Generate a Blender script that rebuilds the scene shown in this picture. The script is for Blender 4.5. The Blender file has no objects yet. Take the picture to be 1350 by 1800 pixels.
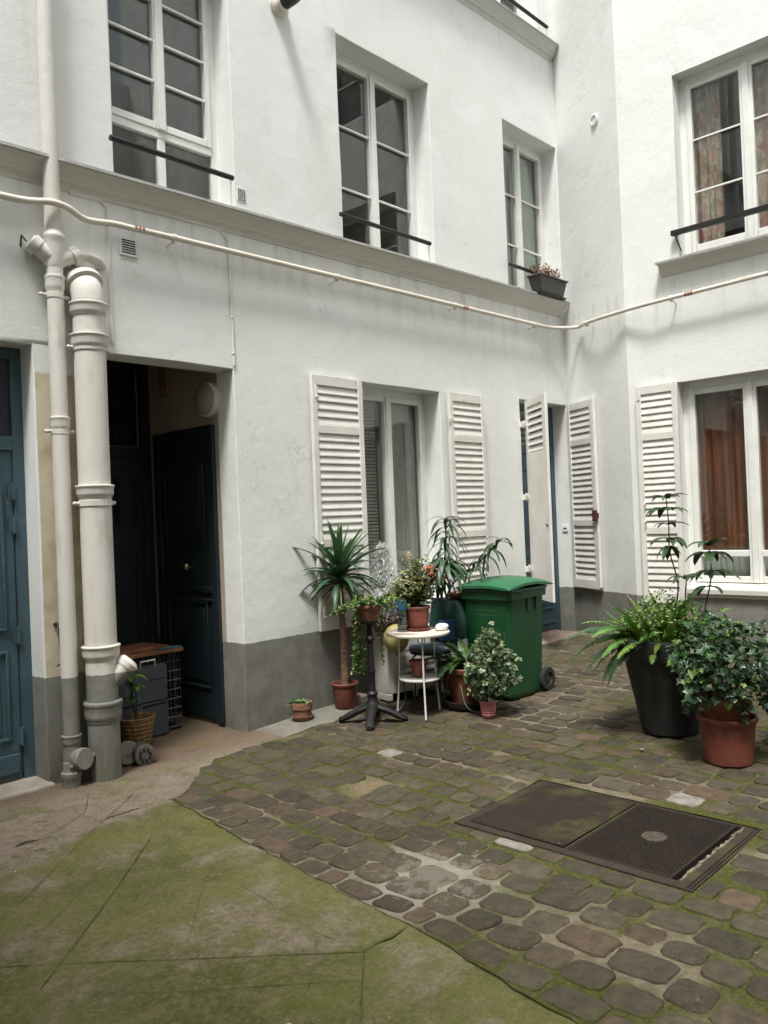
import bpy, bmesh, math, random
from mathutils import Vector, Matrix, noise
random.seed(7)
S = bpy.context.scene
COL = S.collection
# ------------------------------------------------------------------ camera
CAM_H = 1.57
yaw, pitch, roll = math.radians(43.6), math.atan(10/1435), math.radians(2.3)
fh = Vector((math.cos(yaw), math.sin(yaw), 0)); rt0 = Vector((math.sin(yaw), -math.cos(yaw), 0)); up0 = Vector((0, 0, 1))
fw = fh*math.cos(pitch)+up0*math.sin(pitch); u1 = up0*math.cos(pitch)-fh*math.sin(pitch)
CR = rt0*math.cos(roll)-u1*math.sin(roll); CU = u1*math.cos(roll)+rt0*math.sin(roll)
cam = bpy.data.objects.new('camera', bpy.data.cameras.new('camera')); COL.objects.link(cam)
cam.matrix_world = Matrix(((CR.x, CU.x, -fw.x, 0), (CR.y, CU.y, -fw.y, 0), (CR.z, CU.z, -fw.z, CAM_H), (0, 0, 0, 1)))
cam.data.sensor_fit = 'VERTICAL'; cam.data.sensor_height = 36.0; cam.data.lens = 1435/1800*36
cam.data.clip_start = 0.05; cam.data.clip_end = 300
S.camera = cam
# ------------------------------------------------------------------ light
W = bpy.data.worlds.new('World'); S.world = W; W.use_nodes = True
nt = W.node_tree; bg = nt.nodes['Background']
sky = nt.nodes.new('ShaderNodeTexSky'); sky.sky_type = 'NISHITA'; sky.sun_disc = False
SUN = Vector((0.40, 0.23, -1.0)).normalized()
sky.sun_elevation = math.asin(-SUN.z); sky.sun_rotation = math.atan2(-SUN.x, -SUN.y)
sky.air_density = 1.0; sky.dust_density = 4.0; sky.ozone_density = 1.0
hs = nt.nodes.new('ShaderNodeHueSaturation'); hs.inputs['Saturation'].default_value = 0.32
nt.links.new(sky.outputs[0], hs.inputs['Color']); nt.links.new(hs.outputs[0], bg.inputs['Color'])
bg.inputs['Strength'].default_value = 0.09
sl = bpy.data.lights.new('sun', 'SUN'); sl.energy = 1.5; sl.angle = math.radians(11); sl.color = (1.0, 0.985, 0.955)
so = bpy.data.objects.new('sun', sl); COL.objects.link(so); so.location = (0, 0, 20)
so.rotation_euler = SUN.to_track_quat('-Z', 'Y').to_euler()
S.view_settings.view_transform = 'Standard'; S.view_settings.look = 'None'
S.view_settings.exposure = 1.52; S.view_settings.gamma = 1.0
S.render.engine = 'CYCLES'
cy = S.cycles
cy.max_bounces = 9; cy.diffuse_bounces = 6; cy.glossy_bounces = 4; cy.transmission_bounces = 6; cy.transparent_max_bounces = 12
cy.use_denoising = True; cy.caustics_reflective = False; cy.caustics_refractive = False
cy.sample_clamp_indirect = 6

# ------------------------------------------------------------------ helpers
def rnd(a, b): return random.uniform(a, b)
def gz(x):
    s = min(1, max(0, (x-3.6)/4.7)); return 0.16*s
class Fr:   # a wall's own frame: u along the wall, w out of it, z up
    def __init__(s, o, u, n): s.o = Vector((*o, 0)); s.u = Vector((*u, 0)).normalized(); s.n = Vector((*n, 0)).normalized()
    def P(s, u, w, z): p = s.o+s.u*u+s.n*w; return Vector((p.x, p.y, z))
YA = 5.02; CX = 8.46; BX = 7.92; BY = 3.97
FA = Fr((0, YA), (1, 0), (0, -1))
FB1 = Fr((CX, YA), (BX-CX, BY-YA), (-(YA-BY), (CX-BX)))
FB2 = Fr((BX, 0), (0, -1), (-1, 0))
L1 = math.hypot(BX-CX, BY-YA)
FW = Fr((0, 0), (1, 0), (0, 1))     # plain world frame (u=x, w=y)

class MB:
    def __init__(s): s.v = []; s.f = []; s.c = []; s.col = None; s.key = {}
    def vert(s, p, c=None, merge=False):
        p = Vector(p)
        if merge:
            k = (round(p.x, 4), round(p.y, 4), round(p.z, 4))
            if k in s.key: return s.key[k]
            s.key[k] = len(s.v)
        s.v.append(tuple(p)); s.c.append(c or s.col or (1, 1, 1)); return len(s.v)-1
    def face(s, pts, c=None, merge=False):
        ids = [s.vert(p, c, merge) for p in pts]
        if merge:
            o = []
            for i in ids:
                if i not in o: o.append(i)
            ids = o
        if len(ids) > 2: s.f.append(ids)
    def box(s, fr, u0, u1, w0, w1, z0, z1, c=None):
        P = fr.P
        v = [s.vert(P(u, w, z), c) for z in (z0, z1) for u, w in ((u0, w0), (u1, w0), (u1, w1), (u0, w1))]
        for q in ((0, 3, 2, 1), (4, 5, 6, 7), (0, 1, 5, 4), (1, 2, 6, 5), (2, 3, 7, 6), (3, 0, 4, 7)): s.f.append([v[i] for i in q])
    def hexa(s, pts, c=None):
        v = [s.vert(p, c) for p in pts]
        for q in ((0, 3, 2, 1), (4, 5, 6, 7), (0, 1, 5, 4), (1, 2, 6, 5), (2, 3, 7, 6), (3, 0, 4, 7)): s.f.append([v[i] for i in q])
    def prof(s, fr, prof, u0, u1, zf=None, c=None, n=1):      # sweep a (w,z) profile along u
        m = len(prof); rows = []
        for k in range(n+1):
            u = u0+(u1-u0)*k/n; dz = zf(u) if zf else 0
            rows.append([s.vert(fr.P(u, w, z+dz), c) for w, z in prof])
        for k in range(n):
            for i in range(m):
                j = (i+1) % m; s.f.append([rows[k][i], rows[k][j], rows[k+1][j], rows[k+1][i]])
        s.f.append(rows[0][::-1]); s.f.append(rows[-1])
    def tube(s, path, r, seg=10, c=None, cap=True):
        path = [Vector(p) for p in path]; n = len(path); rings = []; up = None
        for i, p in enumerate(path):
            t = (path[min(i+1, n-1)]-path[max(i-1, 0)]).normalized()
            if up is None:
                a = Vector((0, 0, 1)) if abs(t.z) < .9 else Vector((1, 0, 0)); up = (a-t*a.dot(t)).normalized()
            else: up = (up-t*up.dot(t)).normalized()
            b = t.cross(up); rr = r[i] if isinstance(r, (list, tuple)) else r
            rings.append([s.vert(p+up*math.cos(2*math.pi*k/seg)*rr+b*math.sin(2*math.pi*k/seg)*rr, c) for k in range(seg)])
        for a, b in zip(rings, rings[1:]):
            for k in range(seg): j = (k+1) % seg; s.f.append([a[k], a[j], b[j], b[k]])
        if cap: s.f.append(rings[0][::-1]); s.f.append(rings[-1])
    def lathe(s, o, prof, seg=28, axis=(0, 0, 1), c=None, sq=(1, 1), wob=0):
        o = Vector(o); ax = Vector(axis).normalized()
        a = Vector((1, 0, 0)) if abs(ax.z) > .9 else Vector((0, 0, 1)); e1 = (a-ax*a.dot(ax)).normalized(); e2 = ax.cross(e1)
        rings = []
        for r, h in prof:
            if r < 1e-5: rings.append([s.vert(o+ax*h, c)])
            else: rings.append([s.vert(o+ax*h+(e1*math.cos(2*math.pi*k/seg)*sq[0]+e2*math.sin(2*math.pi*k/seg)*sq[1])*r*(1+wob*math.sin(k*2.1+h*30)), c) for k in range(seg)])
        for A_, B_ in zip(rings, rings[1:]):
            for k in range(seg):
                j = (k+1) % seg
                if len(A_) == 1 and len(B_) == 1: continue
                if len(A_) == 1: s.f.append([A_[0], B_[j], B_[k]])
                elif len(B_) == 1: s.f.append([A_[k], A_[j], B_[0]])
                else: s.f.append([A_[k], A_[j], B_[j], B_[k]])
    def ball(s, o, r, seg=12, sc=(1, 1, 1), c=None):
        o = Vector(o); rows = []
        n = max(4, seg//2)
        for i in range(n+1):
            t = math.pi*i/n
            if i in (0, n): rows.append([s.vert(o+Vector((0, 0, math.cos(t)*r*sc[2])), c)])
            else: rows.append([s.vert(o+Vector((math.sin(t)*math.cos(2*math.pi*k/seg)*r*sc[0], math.sin(t)*math.sin(2*math.pi*k/seg)*r*sc[1], math.cos(t)*r*sc[2])), c) for k in range(seg)])
        for A_, B_ in zip(rows, rows[1:]):
            for k in range(seg):
                j = (k+1) % seg
                if len(A_) == 1: s.f.append([A_[0], B_[k], B_[j]])
                elif len(B_) == 1: s.f.append([A_[k], B_[0], A_[j]])
                else: s.f.append([A_[k], B_[k], B_[j], A_[j]])
    # --- foliage
    def blade(s, p, d, L, w, droop=1.0, n=6, c=(.1, .2, .05), c2=None, fold=.25, tip=1.0, side=None):
        p = Vector(p); d = Vector(d).normalized(); c2 = c2 or c
        sd = Vector(side) if side else d.cross(Vector((0, 0, 1)))
        if sd.length < .05: sd = Vector((rnd(-1, 1), rnd(-1, 1), 0))
        sd.normalize(); prev = None; st = L/n
        for i in range(n+1):
            t = i/n; ww = w*(math.sin(math.pi*min(1, (t*.85+.15)**.8)))**.7 if i < n else 0
            nrm = sd.cross(d).normalized()
            cc = tuple(a*(1-t)+b*t for a, b in zip(c, c2))
            if i < n:
                cur = [s.vert(p-sd*ww/2+nrm*ww*fold, cc), s.vert(p, cc), s.vert(p+sd*ww/2+nrm*ww*fold, cc)]
            else: cur = [s.vert(p, cc)]
            if prev:
                if len(cur) == 3: s.f.append([prev[0], prev[1], cur[1], cur[0]]); s.f.append([prev[1], prev[2], cur[2], cur[1]])
                else: s.f.append([prev[0], prev[1], cur[0]]); s.f.append([prev[1], prev[2], cur[0]])
            prev = cur
            p = p+d*st; d = (d+Vector((0, 0, -droop/n))).normalized()
    def leaf(s, p, d, nrm, L, shape, c=(.1, .2, .05), rim=None, cup=.12):
        p = Vector(p); d = Vector(d).normalized(); nrm = Vector(nrm); nrm = nrm-d*nrm.dot(d)
        if nrm.length < .01: nrm = d.orthogonal()
        nrm.normalize(); sd = d.cross(nrm)
        ctr = s.vert(p+d*L*.42+nrm*(-cup*L), c)
        vs = [s.vert(p+d*L*y+sd*L*x+nrm*(cup*L*abs(x)*1.2-cup*L*.3*(y > .8)), rim or c) for x, y in shape]
        n = len(vs)
        for i in range(n): s.f.append([ctr, vs[i], vs[(i+1) % n]])
    def frond(s, p, d, L, W_, droop=1.2, n=18, c=(.06, .15, .03), curl=0, side=None):
        p = Vector(p); d = Vector(d).normalized(); st = L/n; pts = [p.copy()]
        sd0 = Vector(side) if side else d.cross(Vector((0, 0, 1)))
        if sd0.length < .05: sd0 = Vector((1, 0, 0))
        sd0.normalize()
        for i in range(n):
            t = (i+1)/n; p = p+d*st; pts.append(p.copy())
            w = W_*math.sin(math.pi*min(1, .12+.88*t)**.75)**.8*(1.0 if t < .97 else .3)
            nr = sd0.cross(d).normalized()
            for sg in (-1, 1):
                dd = (sd0*sg+d*.45+nr*rnd(-.1, .15)+Vector((0, 0, -.15))).normalized()
                cc = tuple(x*rnd(.75, 1.3) for x in c)
                pl = w*rnd(.9, 1.08); pw = st*.55
                a = s.vert(p-d*pw, cc); b = s.vert(p+d*pw, cc); m1 = s.vert(p+dd*pl*.55+d*pw*.9, cc); m2 = s.vert(p+dd*pl*.5-d*pw*.7, cc)
                e = s.vert(p+dd*pl+Vector((0, 0, -pl*.15)), cc)
                s.f.append([a, m2, m1, b]); s.f.append([m2, e, m1])
            d = (d+Vector((0, 0, -droop/n))+sd0*curl/n).normalized()
        s.tube(pts, .0025, 4, tuple(x*.7 for x in c), False)

def build(name, mb, mat, parent=None, base=(0, 0, 0), smooth=35, bevel=0, bseg=2, weld=False, recalc=True):
    me = bpy.data.meshes.new(name); b = Vector(base)
    me.from_pydata([tuple(Vector(v)-b) for v in mb.v], [], mb.f); me.validate()
    if weld or recalc:
        bm = bmesh.new(); bm.from_mesh(me)
        if weld: bmesh.ops.remove_doubles(bm, verts=bm.verts, dist=.0004)
        if recalc: bmesh.ops.recalc_face_normals(bm, faces=bm.faces)
        bm.to_mesh(me); bm.free()
    if not weld and len(me.vertices) == len(mb.c):
        at = me.color_attributes.new('tint', 'FLOAT_COLOR', 'POINT')
        at.data.foreach_set('color', [x for c in mb.c for x in (c[0], c[1], c[2], c[3] if len(c) > 3 else 1)])
    me.materials.append(mat)
    if smooth:
        me.polygons.foreach_set('use_smooth', [True]*len(me.polygons)); me.set_sharp_from_angle(angle=math.radians(smooth))
    o = bpy.data.objects.new(name, me); COL.objects.link(o)
    if parent: o.parent = parent
    elif base != (0, 0, 0): o.location = base
    if bevel:
        m = o.modifiers.new('bevel', 'BEVEL'); m.width = bevel; m.segments = bseg; m.limit_method = 'ANGLE'; m.angle_limit = math.radians(40)
    return o
def tag(o, label=None, cat=None, group=None, kind=None):
    if label: o['label'] = label
    if cat: o['category'] = cat
    if group: o['group'] = group
    if kind: o['kind'] = kind
    return o
class Thing:
    def __init__(s, name, base, label, cat, group=None):
        s.e = bpy.data.objects.new(name, None); COL.objects.link(s.e); s.e.location = base; s.e.empty_display_size = .1
        s.b = base; tag(s.e, label, cat, group)
    def part(s, name, mb, mat, parent=None, **k): return build(name, mb, mat, parent or s.e, s.b, **k)

# ------------------------------------------------------------------ materials
class N:
    def __init__(s, name):
        s.m = bpy.data.materials.new(name); s.m.use_nodes = True; s.t = s.m.node_tree; s.n = s.t.nodes; s.p = s.n['Principled BSDF']
        s.geo = s.n.new('ShaderNodeNewGeometry'); s.pos = s.geo.outputs['Position']
        s.sep = None
    def link(s, a, b): s.t.links.new(a, b)
    def xyz(s):
        if not s.sep: s.sep = s.n.new('ShaderNodeSeparateXYZ'); s.link(s.pos, s.sep.inputs[0])
        return s.sep.outputs
    def noise(s, scale, detail=4, rough=.6, sx=(1, 1, 1), vec=None, dist=0):
        n = s.n.new('ShaderNodeTexNoise'); n.inputs['Scale'].default_value = scale; n.inputs['Detail'].default_value = detail
        n.inputs['Roughness'].default_value = rough; n.inputs['Distortion'].default_value = dist
        if sx != (1, 1, 1):
            v = s.n.new('ShaderNodeVectorMath'); v.operation = 'MULTIPLY'; s.link(vec or s.pos, v.inputs[0]); v.inputs[1].default_value = sx; s.link(v.outputs[0], n.inputs['Vector'])
        else: s.link(vec or s.pos, n.inputs['Vector'])
        return n.outputs['Fac']
    def ramp(s, fac, a, b, lo=0, hi=1):
        r = s.n.new('ShaderNodeMapRange'); r.inputs[1].default_value = a; r.inputs[2].default_value = b; r.inputs[3].default_value = lo; r.inputs[4].default_value = hi
        r.interpolation_type = 'SMOOTHSTEP'; s.link(fac, r.inputs[0]); return r.outputs[0]
    def math(s, op, a, b=None):
        n = s.n.new('ShaderNodeMath'); n.operation = op
        for i, x in enumerate((a, b)):
            if x is None: continue
            if isinstance(x, (int, float)): n.inputs[i].default_value = x
            else: s.link(x, n.inputs[i])
        return n.outputs[0]
    def mix(s, fac, a, b, mode='MIX'):
        n = s.n.new('ShaderNodeMix'); n.data_type = 'RGBA'; n.blend_type = mode
        for i, x in ((0, fac), (6, a), (7, b)):
            if isinstance(x, (int, float)): n.inputs[i].default_value = x
            elif isinstance(x, (tuple, list)): n.inputs[i].default_value = (*x, 1)
            else: s.link(x, n.inputs[i])
        return n.outputs[2]
    def attr(s):
        a = s.n.new('ShaderNodeAttribute'); a.attribute_name = 'tint'; return a.outputs['Color']
    def color(s, c):
        if isinstance(c, (tuple, list)): s.p.inputs['Base Color'].default_value = (*c, 1)
        else: s.link(c, s.p.inputs['Base Color'])
    def bump(s, h, dist=.01, strength=.5):
        b = s.n.new('ShaderNodeBump'); b.inputs['Distance'].default_value = dist; b.inputs['Strength'].default_value = strength
        s.link(h, b.inputs['Height']); s.link(b.outputs[0], s.p.inputs['Normal'])
def simple(name, c, rough=.5, metal=0, var=.12, vs=6, bump=0, bs=60, spec=.5, dirt=None, dirt_a=.55, dirt_b=.75):
    m = N(name); base = c
    if var: base = m.mix(m.ramp(m.noise(vs), .3, .7), tuple(x*(1-var) for x in c), tuple(min(1, x*(1+var)) for x in c))
    if dirt: base = m.mix(m.ramp(m.noise(vs*2.3, 6, .7), dirt_a, dirt_b), base, dirt)
    m.color(base); m.p.inputs['Roughness'].default_value = rough; m.p.inputs['Metallic'].default_value = metal
    m.p.inputs['Specular IOR Level'].default_value = spec
    if bump: m.bump(m.noise(bs, 5), .004, bump)
    return m.m
def tinted(name, rough=.5, spec=.4, trans=.0, var=.2, vs=30, bump=0):
    m = N(name); c = m.attr()
    c = m.mix(m.ramp(m.noise(vs, 3), .3, .7), m.mix(1.0, c, (1-var,)*3, 'MULTIPLY'), c)
    m.color(c); m.p.inputs['Roughness'].default_value = rough; m.p.inputs['Specular IOR Level'].default_value = spec
    if trans:
        t = m.n.new('ShaderNodeBsdfTranslucent'); m.link(c, t.inputs[0]); x = m.n.new('ShaderNodeMixShader'); x.inputs[0].default_value = trans
        m.link(m.p.outputs[0], x.inputs[1]); m.link(t.outputs[0], x.inputs[2]); m.link(x.outputs[0], m.n['Material Output'].inputs[0])
    if bump: m.bump(m.noise(120, 4), .003, bump)
    return m.m
WHITE = (.775, .785, .765)
def plaster(name, band=True, pier=False, base=WHITE, rust=False):
    m = N(name); n1 = m.noise(.9, 5, .6); n2 = m.noise(7, 6, .65); n3 = m.noise(3.0, 6, .75, (1, 1, .25))
    c = m.mix(m.ramp(n1, .3, .7), base, tuple(x*y for x, y in zip(base, (.955, .96, .94))))
    c = m.mix(m.ramp(n2, .5, .75, 0, .5), c, tuple(x*y for x, y in zip(base, (.90, .905, .88))))
    x, y, z = m.xyz()
    # grime creeping up from the bottom and streaks
    c = m.mix(m.math('MULTIPLY', m.ramp(z, 1.3, .6, 0, .35), m.ramp(n3, .35, .7)), c, (.50, .49, .44))
    c = m.mix(m.math('MULTIPLY', m.ramp(m.noise(14, 8, .8), .68, .74), .35), c, (.42, .42, .38))
    st_ = m.noise(5.0, 6, .7, (1.6, 1.6, .16)); under = m.math('MULTIPLY', m.ramp(z, 3.1, 3.75), m.ramp(z, 3.86, 3.80))
    c = m.mix(m.math('MULTIPLY', under, m.ramp(st_, .45, .72, 0, .5)), c, (.46, .45, .40))
    c = m.mix(m.ramp(m.noise(4.0, 5, .7, (1.2, 1.2, .12)), .60, .78, 0, .30), c, (.52, .52, .47))
    ck = m.math('ABSOLUTE', m.math('SUBTRACT', m.noise(1.3, 7, .62, dist=.4), .5))
    c = m.mix(m.math('MULTIPLY', m.math('MULTIPLY', m.ramp(ck, .0035, .0005), m.ramp(m.noise(.8, 2), .52, .58)), .55), c, (.40, .39, .35))
    pt = m.math('MULTIPLY', m.ramp(m.noise(1.9, 3, .4, dist=.3), .60, .62), .5); c = m.mix(pt, c, tuple(x*y for x, y in zip(base, (1.035, 1.03, 1.03))))
    if pier:
        inx = m.math('MULTIPLY', m.ramp(x, 2.185, 2.195), m.ramp(x, 2.70, 2.68)); inz = m.ramp(m.math('ADD', z, m.math('MULTIPLY', n2, .05)), 2.60, 2.57)
        iny = m.math('LESS_THAN', y, 5.045)
        k = m.math('MULTIPLY', m.math('MULTIPLY', inx, inz), iny)
        oc = m.mix(m.ramp(m.noise(3.5, 5), .35, .7), (.60, .52, .36), (.40, .32, .19)); c = m.mix(m.math('MULTIPLY', k, .85), c, oc)
    if band:
        zz = m.math('ADD', z, m.math('ADD', m.math('MULTIPLY', m.noise(24, 4), .012), m.math('MULTIPLY', m.noise(3, 3), .03)))
        k = m.ramp(zz, .687, .682)
        g = m.mix(m.ramp(n2, .35, .7), (.215, .215, .19), (.165, .162, .14))
        g = m.mix(m.math('MULTIPLY', m.ramp(z, .42, .05, 0, .8), m.ramp(n3, .3, .7)), g, (.085, .085, .05)); g = m.mix(m.ramp(m.noise(11, 7, .8), .63, .70, 0, .6), g, (.30, .295, .26)); g = m.mix(m.ramp(m.noise(4, 6, .75, (1, 1, .3)), .55, .75, 0, .5), g, (.12, .115, .09))
        c = m.mix(k, c, g)
    if rust:
        c = m.mix(m.ramp(m.noise(21, 7, .8), .70, .745, 0, .8), c, (.17, .085, .045)); c = m.mix(m.ramp(m.noise(8, 5, .7, (1, 1, .2)), .55, .75, 0, .45), c, (.36, .32, .26))
    m.color(c); m.p.inputs['Roughness'].default_value = .5 if rust else .85; m.p.inputs['Specular IOR Level'].default_value = .25
    h = m.math('ADD', m.math('MULTIPLY', m.noise(9, 5, .6), .5), m.math('ADD', m.math('MULTIPLY', m.noise(60, 7, .75), .38), m.math('MULTIPLY', m.noise(2.2, 3), 1.2)))
    m.bump(h, .018, .36)
    return m.m
M = {}
M['plaster'] = plaster('plaster', True, True)
M['plaster_b'] = plaster('plaster_b')
M['cornice'] = plaster('cornice_paint', False, False, (.60, .59, .55))
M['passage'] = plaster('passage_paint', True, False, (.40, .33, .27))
M['pipe'] = plaster('pipe_paint', True, False, (.66, .63, .585), rust=True)
M['frame'] = simple('window_paint', (.76, .76, .72), .42, var=.05, vs=5, dirt=(.5, .49, .44), dirt_a=.62, dirt_b=.8)
M['shutter'] = simple('shutter_paint', (.70, .68, .63), .5, var=.07, vs=4, bump=.25, bs=40, dirt=(.42, .38, .32), dirt_a=.6, dirt_b=.8)
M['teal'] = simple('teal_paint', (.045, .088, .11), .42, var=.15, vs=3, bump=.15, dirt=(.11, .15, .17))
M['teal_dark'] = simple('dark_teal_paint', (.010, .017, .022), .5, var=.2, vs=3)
M['iron'] = simple('black_iron', (.018, .018, .017), .45, .3, var=.3, bump=.3)
M['handle'] = simple('old_brass', (.35, .28, .15), .35, .9, var=.1)
M['chrome'] = simple('pale_metal', (.6, .6, .58), .35, .8, var=.1)
M['rust'] = simple('rusty_iron', (.09, .03, .02), .8, .2, var=.4, vs=40)
M['copper'] = simple('copper_band', (.30, .14, .07), .5, .5, var=.2, vs=40)
M['gas'] = simple('gas_pipe_paint', (.68, .62, .545), .4, var=.06, vs=5, dirt=(.45, .40, .34), dirt_a=.62, dirt_b=.8)
M['room'] = simple('room_interior', (.35, .34, .31), .9)
M['terra'] = simple('terracotta_plastic', (.17, .045, .028), .6, var=.25, vs=9, bump=.15, dirt=(.17, .10, .07), dirt_a=.5)
M['terra_old'] = simple('old_terracotta', (.20, .09, .055), .85, var=.35, vs=22, bump=.6, dirt=(.22, .19, .13), dirt_a=.5)
M['soil'] = simple('potting_soil', (.035, .024, .016), .95, var=.5, vs=70, bump=1)
M['anthracite'] = simple('anthracite_plastic', (.018, .019, .021), .6, var=.2, vs=5, bump=.15, dirt=(.045, .042, .036), dirt_a=.52)
M['pink'] = simple('pink_pot_plastic', (.52, .20, .21), .5, var=.1)
M['bark'] = simple('yucca_bark', (.17, .10, .065), .9, var=.4, vs=28, bump=1, bs=50)
M['stem'] = simple('dark_stem', (.055, .05, .028), .8, var=.3, vs=30)
M['leaf'] = tinted('leaf', .42, .45, .18)
M['glossleaf'] = tinted('glossy_leaf', .38, .45, .08)
M['tinsel'] = tinted('silver_tinsel', .35, .7, .15)
M['petal'] = tinted('petal', .6, .3, .3)
M['stone_t'] = tinted('tinted_plain', .7, .3)
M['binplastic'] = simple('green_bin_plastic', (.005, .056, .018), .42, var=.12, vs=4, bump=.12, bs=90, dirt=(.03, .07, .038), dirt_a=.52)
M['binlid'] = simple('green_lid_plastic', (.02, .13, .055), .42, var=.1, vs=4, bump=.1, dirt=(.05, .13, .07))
M['rubber'] = simple('black_rubber', (.016, .016, .016), .8, var=.2)
M['whiteplastic'] = simple('white_resin', (.74, .71, .65), .45, var=.06, vs=5, dirt=(.42, .38, .3), dirt_a=.58)
M['tabletop'] = simple('cream_tabletop', (.66, .58, .50), .45, var=.06, dirt=(.4, .33, .27), dirt_a=.62)
M['whitemetal'] = simple('white_metal', (.70, .68, .63), .45, var=.1, dirt=(.4, .3, .22), dirt_a=.66)
M['bluemetal'] = simple('blue_metal', (.015, .035, .05), .45, var=.2)
M['cushion'] = simple('blue_grey_cushion', (.10, .14, .17), .9, var=.2, vs=15, bump=.4)
M['yellow'] = simple('yellow_plastic', (.38, .33, .13), .45, var=.08)
M['greencloth'] = simple('dark_green_cloth', (.008, .045, .036), .6, var=.3, vs=8)
M['blue'] = simple('blue_plastic', (.02, .07, .22), .5)
M['wood'] = simple('reddish_board', (.22, .09, .045), .55, var=.3, vs=6, dirt=(.13, .07, .04))
M['greybox'] = simple('grey_plastic_box', (.055, .065, .08), .6, var=.08)
M['wicker'] = simple('wicker', (.22, .13, .055), .8, var=.4, vs=60, bump=.8)
M['wire'] = simple('grey_wire', (.22, .22, .20), .4, .7)
M['hose'] = simple('grey_hose', (.09, .095, .078), .5)
M['white'] = simple('bright_white_plastic', (.8, .8, .78), .5, var=.03)
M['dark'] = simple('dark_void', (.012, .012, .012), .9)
M['vent'] = simple('vent_metal', (.62, .62, .58), .5, var=.05)
M['window_board'] = simple('pale_blind', (.50, .56, .47), .8, var=.06, vs=3)
M['net'] = simple('net_curtain', (.50, .51, .45), .9, var=.1, vs=5)

def glass(name, refl=.055, tint=(.90, .92, .91)):
    m = bpy.data.materials.new(name); m.use_nodes = True; t = m.node_tree; n = t.nodes; n.remove(n['Principled BSDF'])
    tr = n.new('ShaderNodeBsdfTransparent'); tr.inputs[0].default_value = (*tint, 1)
    g = n.new('ShaderNodeBsdfGlossy'); g.inputs['Roughness'].default_value = .015; g.inputs[0].default_value = (.95, .97, .96, 1)
    ge = n.new('ShaderNodeNewGeometry'); dt = n.new('ShaderNodeVectorMath'); dt.operation = 'DOT_PRODUCT'
    t.links.new(ge.outputs['Normal'], dt.inputs[0]); t.links.new(ge.outputs['Incoming'], dt.inputs[1])
    def mt(op, x, y):
        q = n.new('ShaderNodeMath'); q.operation = op
        for i, v in enumerate((x, y)):
            if v is None: continue
            if isinstance(v, (int, float)): q.inputs[i].default_value = v
            else: t.links.new(v, q.inputs[i])
        return q.outputs[0]
    fr_ = mt('ADD', mt('MULTIPLY', mt('POWER', mt('SUBTRACT', 1.0, mt('ABSOLUTE', dt.outputs['Value'], None)), 4.0), .7), refl)
    no = n.new('ShaderNodeTexNoise'); no.inputs['Scale'].default_value = 1.1; b = n.new('ShaderNodeBump'); b.inputs['Distance'].default_value = .002; b.inputs['Strength'].default_value = .3
    t.links.new(no.outputs[0], b.inputs['Height']); t.links.new(b.outputs[0], g.inputs['Normal'])
    mx = n.new('ShaderNodeMixShader'); t.links.new(fr_, mx.inputs[0])
    t.links.new(tr.outputs[0], mx.inputs[1]); t.links.new(g.outputs[0], mx.inputs[2]); t.links.new(mx.outputs[0], n['Material Output'].inputs[0])
    return m
M['glass'] = glass('window_glass')
M['bottle'] = glass('bottle_plastic', .12, (.36, .42, .37))
# curtains
def curtain_mat(name, cols, sc=(14, 14, 6)):
    m = N(name); c = cols[0]
    for i, k in enumerate(cols[1:]):
        c = m.mix(m.ramp(m.noise(1.0+.37*i, 3, .6, tuple(x*(1+.2*i) for x in sc)), .48, .58), c, k)
    m.color(c); m.p.inputs['Roughness'].default_value = .9; return m.m
M['floral'] = curtain_mat('floral_curtain', [(.50, .40, .31), (.40, .15, .13), (.60, .52, .38), (.27, .27, .22), (.48, .29, .22)], (5, 5, 3.2))
M['brown'] = curtain_mat('brown_curtain', [(.24, .085, .04), (.15, .05, .026)], (20, 20, .6))

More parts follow.
